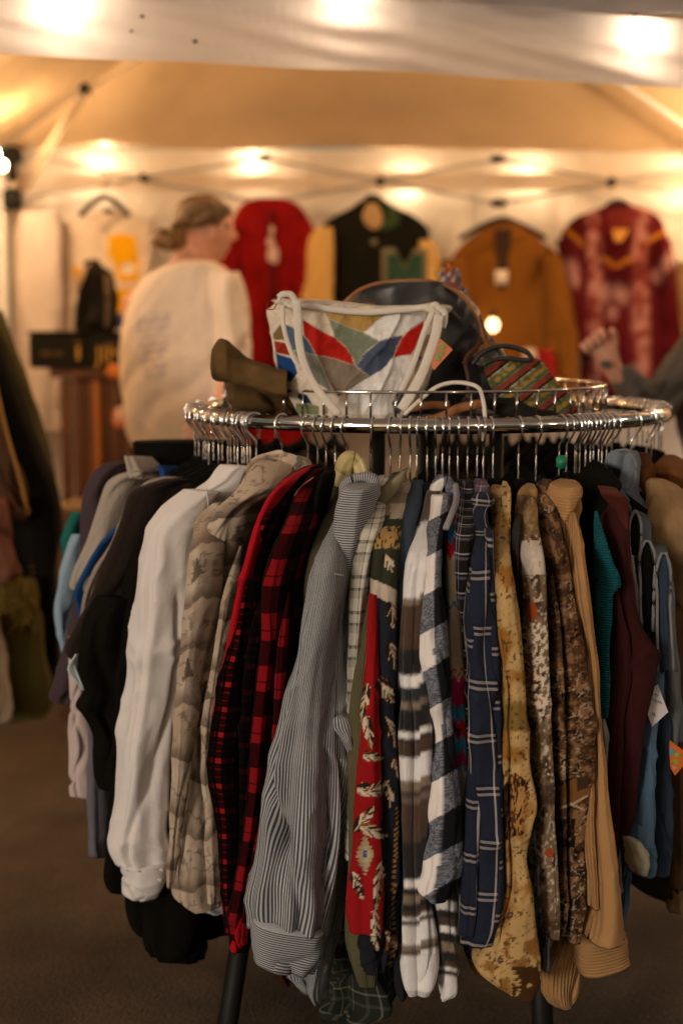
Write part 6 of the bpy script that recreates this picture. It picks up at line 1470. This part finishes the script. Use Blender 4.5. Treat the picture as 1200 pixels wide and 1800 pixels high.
loft('bag_body', [(483, 528, 520, 524), (480, 540, 700, 540), (479, 560, 786, 548), (478, 585, 782, 575), (481, 610, 774, 605), (486, 640, 766, 635), (494, 665, 756, 662), (505, 692, 742, 690), (520, 715, 728, 714), (540, 733, 712, 733), (560, 738, 700, 738)], TM, g,
     flat=(TYB+.02, TYB+.05), T=.075, colf=c_tote, dens=1.1, fold=.05, wr=.010, sq=.8)
wl = cloth('cream_strap_leather', (.68, .62, .54), wrinkle=.006, fuzz=0, rough=.6)
ff = TYB-.06
def strap(name, pts, w, m, Y, th=.0028, par=None, res=40): return sweep(name, [P(q[0], q[1], q[2] if len(q) > 2 else Y) for q in pts], w, m, par, rt=th, up=(0, -1, .05), n=10, res=res)
strap('top_rim', [z4(365, 205), z4(450, 225), z4(560, 240), z4(680, 256), z4(800, 262), z4(900, 255), z4(1000, 246), z4(1090, 235)], .006, wl, TYB-.045, .004, g)
strap('strap', [z4(455, 205), z4(462, 290), z4(468, 400), z4(490, 500), z4(530, 590), z4(590, 670), z4(655, 745)], .0068, wl, ff-.035, .0016, g)
strap('strap', [z4(390, 230), z4(395, 320), z4(420, 420), z4(450, 490), z4(480, 530)], .004, wl, ff-.028, .0016, g)
strap('strap', [z4(1125, 275), z4(1110, 360), z4(1080, 460), z4(1040, 560), z4(990, 650), z4(945, 720)], .0085, wl, ff-.03, .0016, g)
strap('strap', [z4(1095, 260), z4(1060, 340), z4(1030, 430), z4(990, 540), z4(940, 640)], .005, wl, ff-.026, .0016, g)
for pts, r in (([z4(372, 195), z4(395, 178), z4(425, 178), z4(445, 200), z4(452, 225), z4(430, 235), z4(400, 222)], .007), ([z4(1085, 238), z4(1105, 228), z4(1125, 245), z4(1148, 262), z4(1150, 300), z4(1140, 335)], .007), ([z4(1060, 240), z4(1085, 250), z4(1120, 290), z4(1130, 320)], .008)):
    strap('knot', pts, r*.8, wl, ff-.02, .0045, g, 30)
strap('red_thread', [z4(365, 190), z4(325, 215), z4(315, 245), z4(345, 250), z4(365, 220)], .001, cloth('red_thread', (.2, .02, .01)), ff-.01, .001, g)
sweep('thin_strap', [P(*z4(960, 745), TYB-.09), P(*z4(1040, 670), TYB-.09), P(*z4(1120, 610), TYB-.09), P(*z4(1200, 592), TYB-.09), P(835, 678, TYB-.11), P(848, 700, TYB-.15), P(852, 735, TYB-.17), P(849, 775, TYB-.18)], .0035, wl, g, rt=.002, up=(0, -1, 0), n=8, res=50)
g2 = empty('orange_swing_tag', P(777, 625, TYB-.08), 'small orange swing tag with green letters on the right of the patchwork tote', 'tag', 'paper price tags')
mb = MB(); mb.add(*prism([z4(1128, 385), z4(1188, 438), z4(1100, 535), z4(1085, 515)], TYB-.095, .0012)); mb.build('card', solid('coral_card', (.60, .19, .07), .7, var=.04), g2, False)
for x, y, r in ((1140, 425, .006), (1130, 455, .006), (1118, 480, .005)):
    mb = MB(); mb.ball(P(*z4(x, y), TYB-.0965), (r, .0006, r*.8), 8); mb.build('green_mark', solid('green_ink', (.22, .30, .10), .8), g2)

# leather backpack behind
g = empty('leather_bag', P(730, 720, 2.72), 'large black leather bag with tan piping standing behind the patchwork tote', 'bag', GBG)
lea = solid('black_leather', (.017, .017, .019), .42, var=.2, scale=14, bump=.004)
tan = solid('tan_leather_trim', (.26, .10, .028), .5, var=.2)
loft('bag_body', [(494, 700, 745), (500, 655, 785), (512, 625, 808), (530, 606, 824), (550, 598, 834), (590, 600, 846), (640, 610, 852), (690, 620, 845), (725, 640, 830)], lea, g, flat=(2.72, 2.74), T=.09, fold=.03, wr=.006)
arc = [(600, 550), (608, 532), (625, 514), (650, 502), (690, 495), (730, 493), (768, 497), (796, 508), (818, 526), (834, 550), (844, 580), (852, 610), (856, 640)]
sweep('piping', [P(x, y, 2.66) for x, y in arc], .0052, tan, g, rt=.004, res=70)
sweep('piping', [P(x+7, y+2, 2.79) for x, y in arc], .0045, tan, g, res=60)
MB().box(P(650, 539, 2.63), (.022, .01, .014), .003).build('strap_tab', tan, g)
MB().box(P(757, 538, 2.63), (.022, .01, .014), .003).build('strap_tab', tan, g)
strap('shoulder_strap', [(748, 740), (775, 733), (805, 718), (835, 711), (850, 708)], .008, tan, 2.46, .003, g)
strap('shoulder_strap', [(700, 722), (730, 716), (760, 712), (790, 712)], .007, tan, 2.50, .003, g)
strap('side_strap', [(818, 640), (824, 670), (822, 700)], .005, solid('dark_brown_leather', (.06, .02, .01), .5), 2.62, .003, g)

# tall colourful printed pouch leaning on the right of the leather bag
def c_pouch(px, py, u, v):
    k = np.floor(px/6.+py/15.)+np.floor(py/9.)*7; r = vn(k*1.7, k*.3)
    cs_ = [(.22, .24, .28), (.40, .35, .30), (.30, .06, .03), (.05, .09, .16), (.36, .17, .06), (.42, .40, .38)]
    c = base(px, cs_[0])
    for i in range(1, 6): c = put(c, r > i/6., D(cs_[i]))
    return c
o = loft('printed_pouch', [(470, 787, 791), (480, 780, 800), (500, 768, 812), (530, 790, 828), (560, 806, 842), (590, 822, 856), (612, 836, 864)], vcloth('printed_cotton'), flat=(2.84, 2.82), T=.02, colf=c_pouch, dens=1.5, fold=.05)
tag(o, 'grey, red and blue patterned pouch slanting behind the leather bag', 'pouch', GBG)
sweep('orange_tip', [P(789, 474, 2.82), P(787, 462, 2.82)], .003, solid('orange_tip', (.6, .12, .01), .6), o)
# embroidered purse + black straps
def c_emb(px, py, u, v):
    n = vn(px/6., py/6., 3.); c = base(px, (.12, .12, .045)); d = np.mod(px*.8+py, 46)
    c = put(c, n > .6, D((.20, .21, .13))); c = put(c, d < 12, D((.25, .045, .03))); c = put(c, (d > 12) & (d < 17), D((.012, .01, .01))); c = put(c, (d > 17) & (d < 20) & (n > .4), D((.45, .36, .22)))
    c = put(c, (d > 28) & (d < 36) & (n > .35), D((.36, .22, .03))); c = put(c, (d > 38) & (d < 42), D((.05, .10, .06)))
    return put(c, vn(px/3., py/3.) < .12, D((.014, .01, .01)))
g = empty('embroidered_purse', P(930, 735, 2.6), 'colourful embroidered purse with black looped handles at the right of the basket', 'bag', GBG)
loft('purse_body', [(628, 866, 915), (636, 862, 938), (650, 862, 952), (668, 868, 968), (688, 876, 985), (705, 886, 996), (722, 900, 998), (734, 925, 988)], vcloth('embroidery', wrinkle=.005), g, flat=(2.56, 2.62), T=.05, colf=c_emb, dens=1.4, fold=.08, wr=.006)
blkl = solid('black_strap_leather', (.014, .013, .012), .4)
strap('handle', [(830, 640), (845, 622), (862, 612), (885, 608), (912, 613), (931, 624), (934, 631), (920, 633), (895, 630), (868, 632), (850, 640)], .0045, blkl, 2.5, .004, g, 60)
strap('handle', [(842, 614), (858, 606), (880, 606), (905, 612)], .005, tan, 2.56, .003, g)
loft('black_flap', [(600, 838, 856), (615, 828, 874), (630, 826, 880), (650, 830, 872), (680, 838, 868), (705, 842, 866)], lea, g, flat=(2.6, 2.62), T=.03, fold=.15)
strap('tassel_cord', [(846, 592), (838, 610), (824, 622), (815, 640)], .004, cloth('brown_cord', (.12, .05, .02)), 2.56, .004, g)
strap('tassel_cord', [(850, 596), (856, 604), (848, 614), (834, 628)], .004, cloth('brown_cord2', (.20, .09, .03)), 2.54, .004, g)
loft('beaded_edge', [(700, 845, 900), (712, 858, 960), (724, 870, 1000), (735, 890, 1000)], cloth('dark_stitch', (.02, .017, .013)), g, flat=(2.52, 2.6), T=.03, fold=.2)
# olive felt hat
def c_hat(px, py, u, v):
    c = base(px, C3(104, 80, 48, .85)); c = c*(.75+.5*fbm(px/20.+py/30., py/12.))[..., None]
    return put(c, (np.abs(px-372-(py-640)*.1) < 7)*.4, C3(60, 48, 30, .8))
o = empty('olive_hat', P(440, 725, 2.55), 'crumpled olive brown felt hat lying at the left of the basket', 'hat', GBG)
HM = vcloth('olive_felt', wrinkle=.006, var=.1)
loft('brim', [(374, 612, 371, 650), (382, 600, 375, 664), (398, 599, 395, 668), (412, 612, 412, 672), (430, 627, 432, 678), (455, 637, 455, 686), (480, 645, 482, 694), (506, 652, 506, 698)], HM, o, flat=(2.50, 2.50), T=.05, colf=c_hat, dens=2, fold=.06)
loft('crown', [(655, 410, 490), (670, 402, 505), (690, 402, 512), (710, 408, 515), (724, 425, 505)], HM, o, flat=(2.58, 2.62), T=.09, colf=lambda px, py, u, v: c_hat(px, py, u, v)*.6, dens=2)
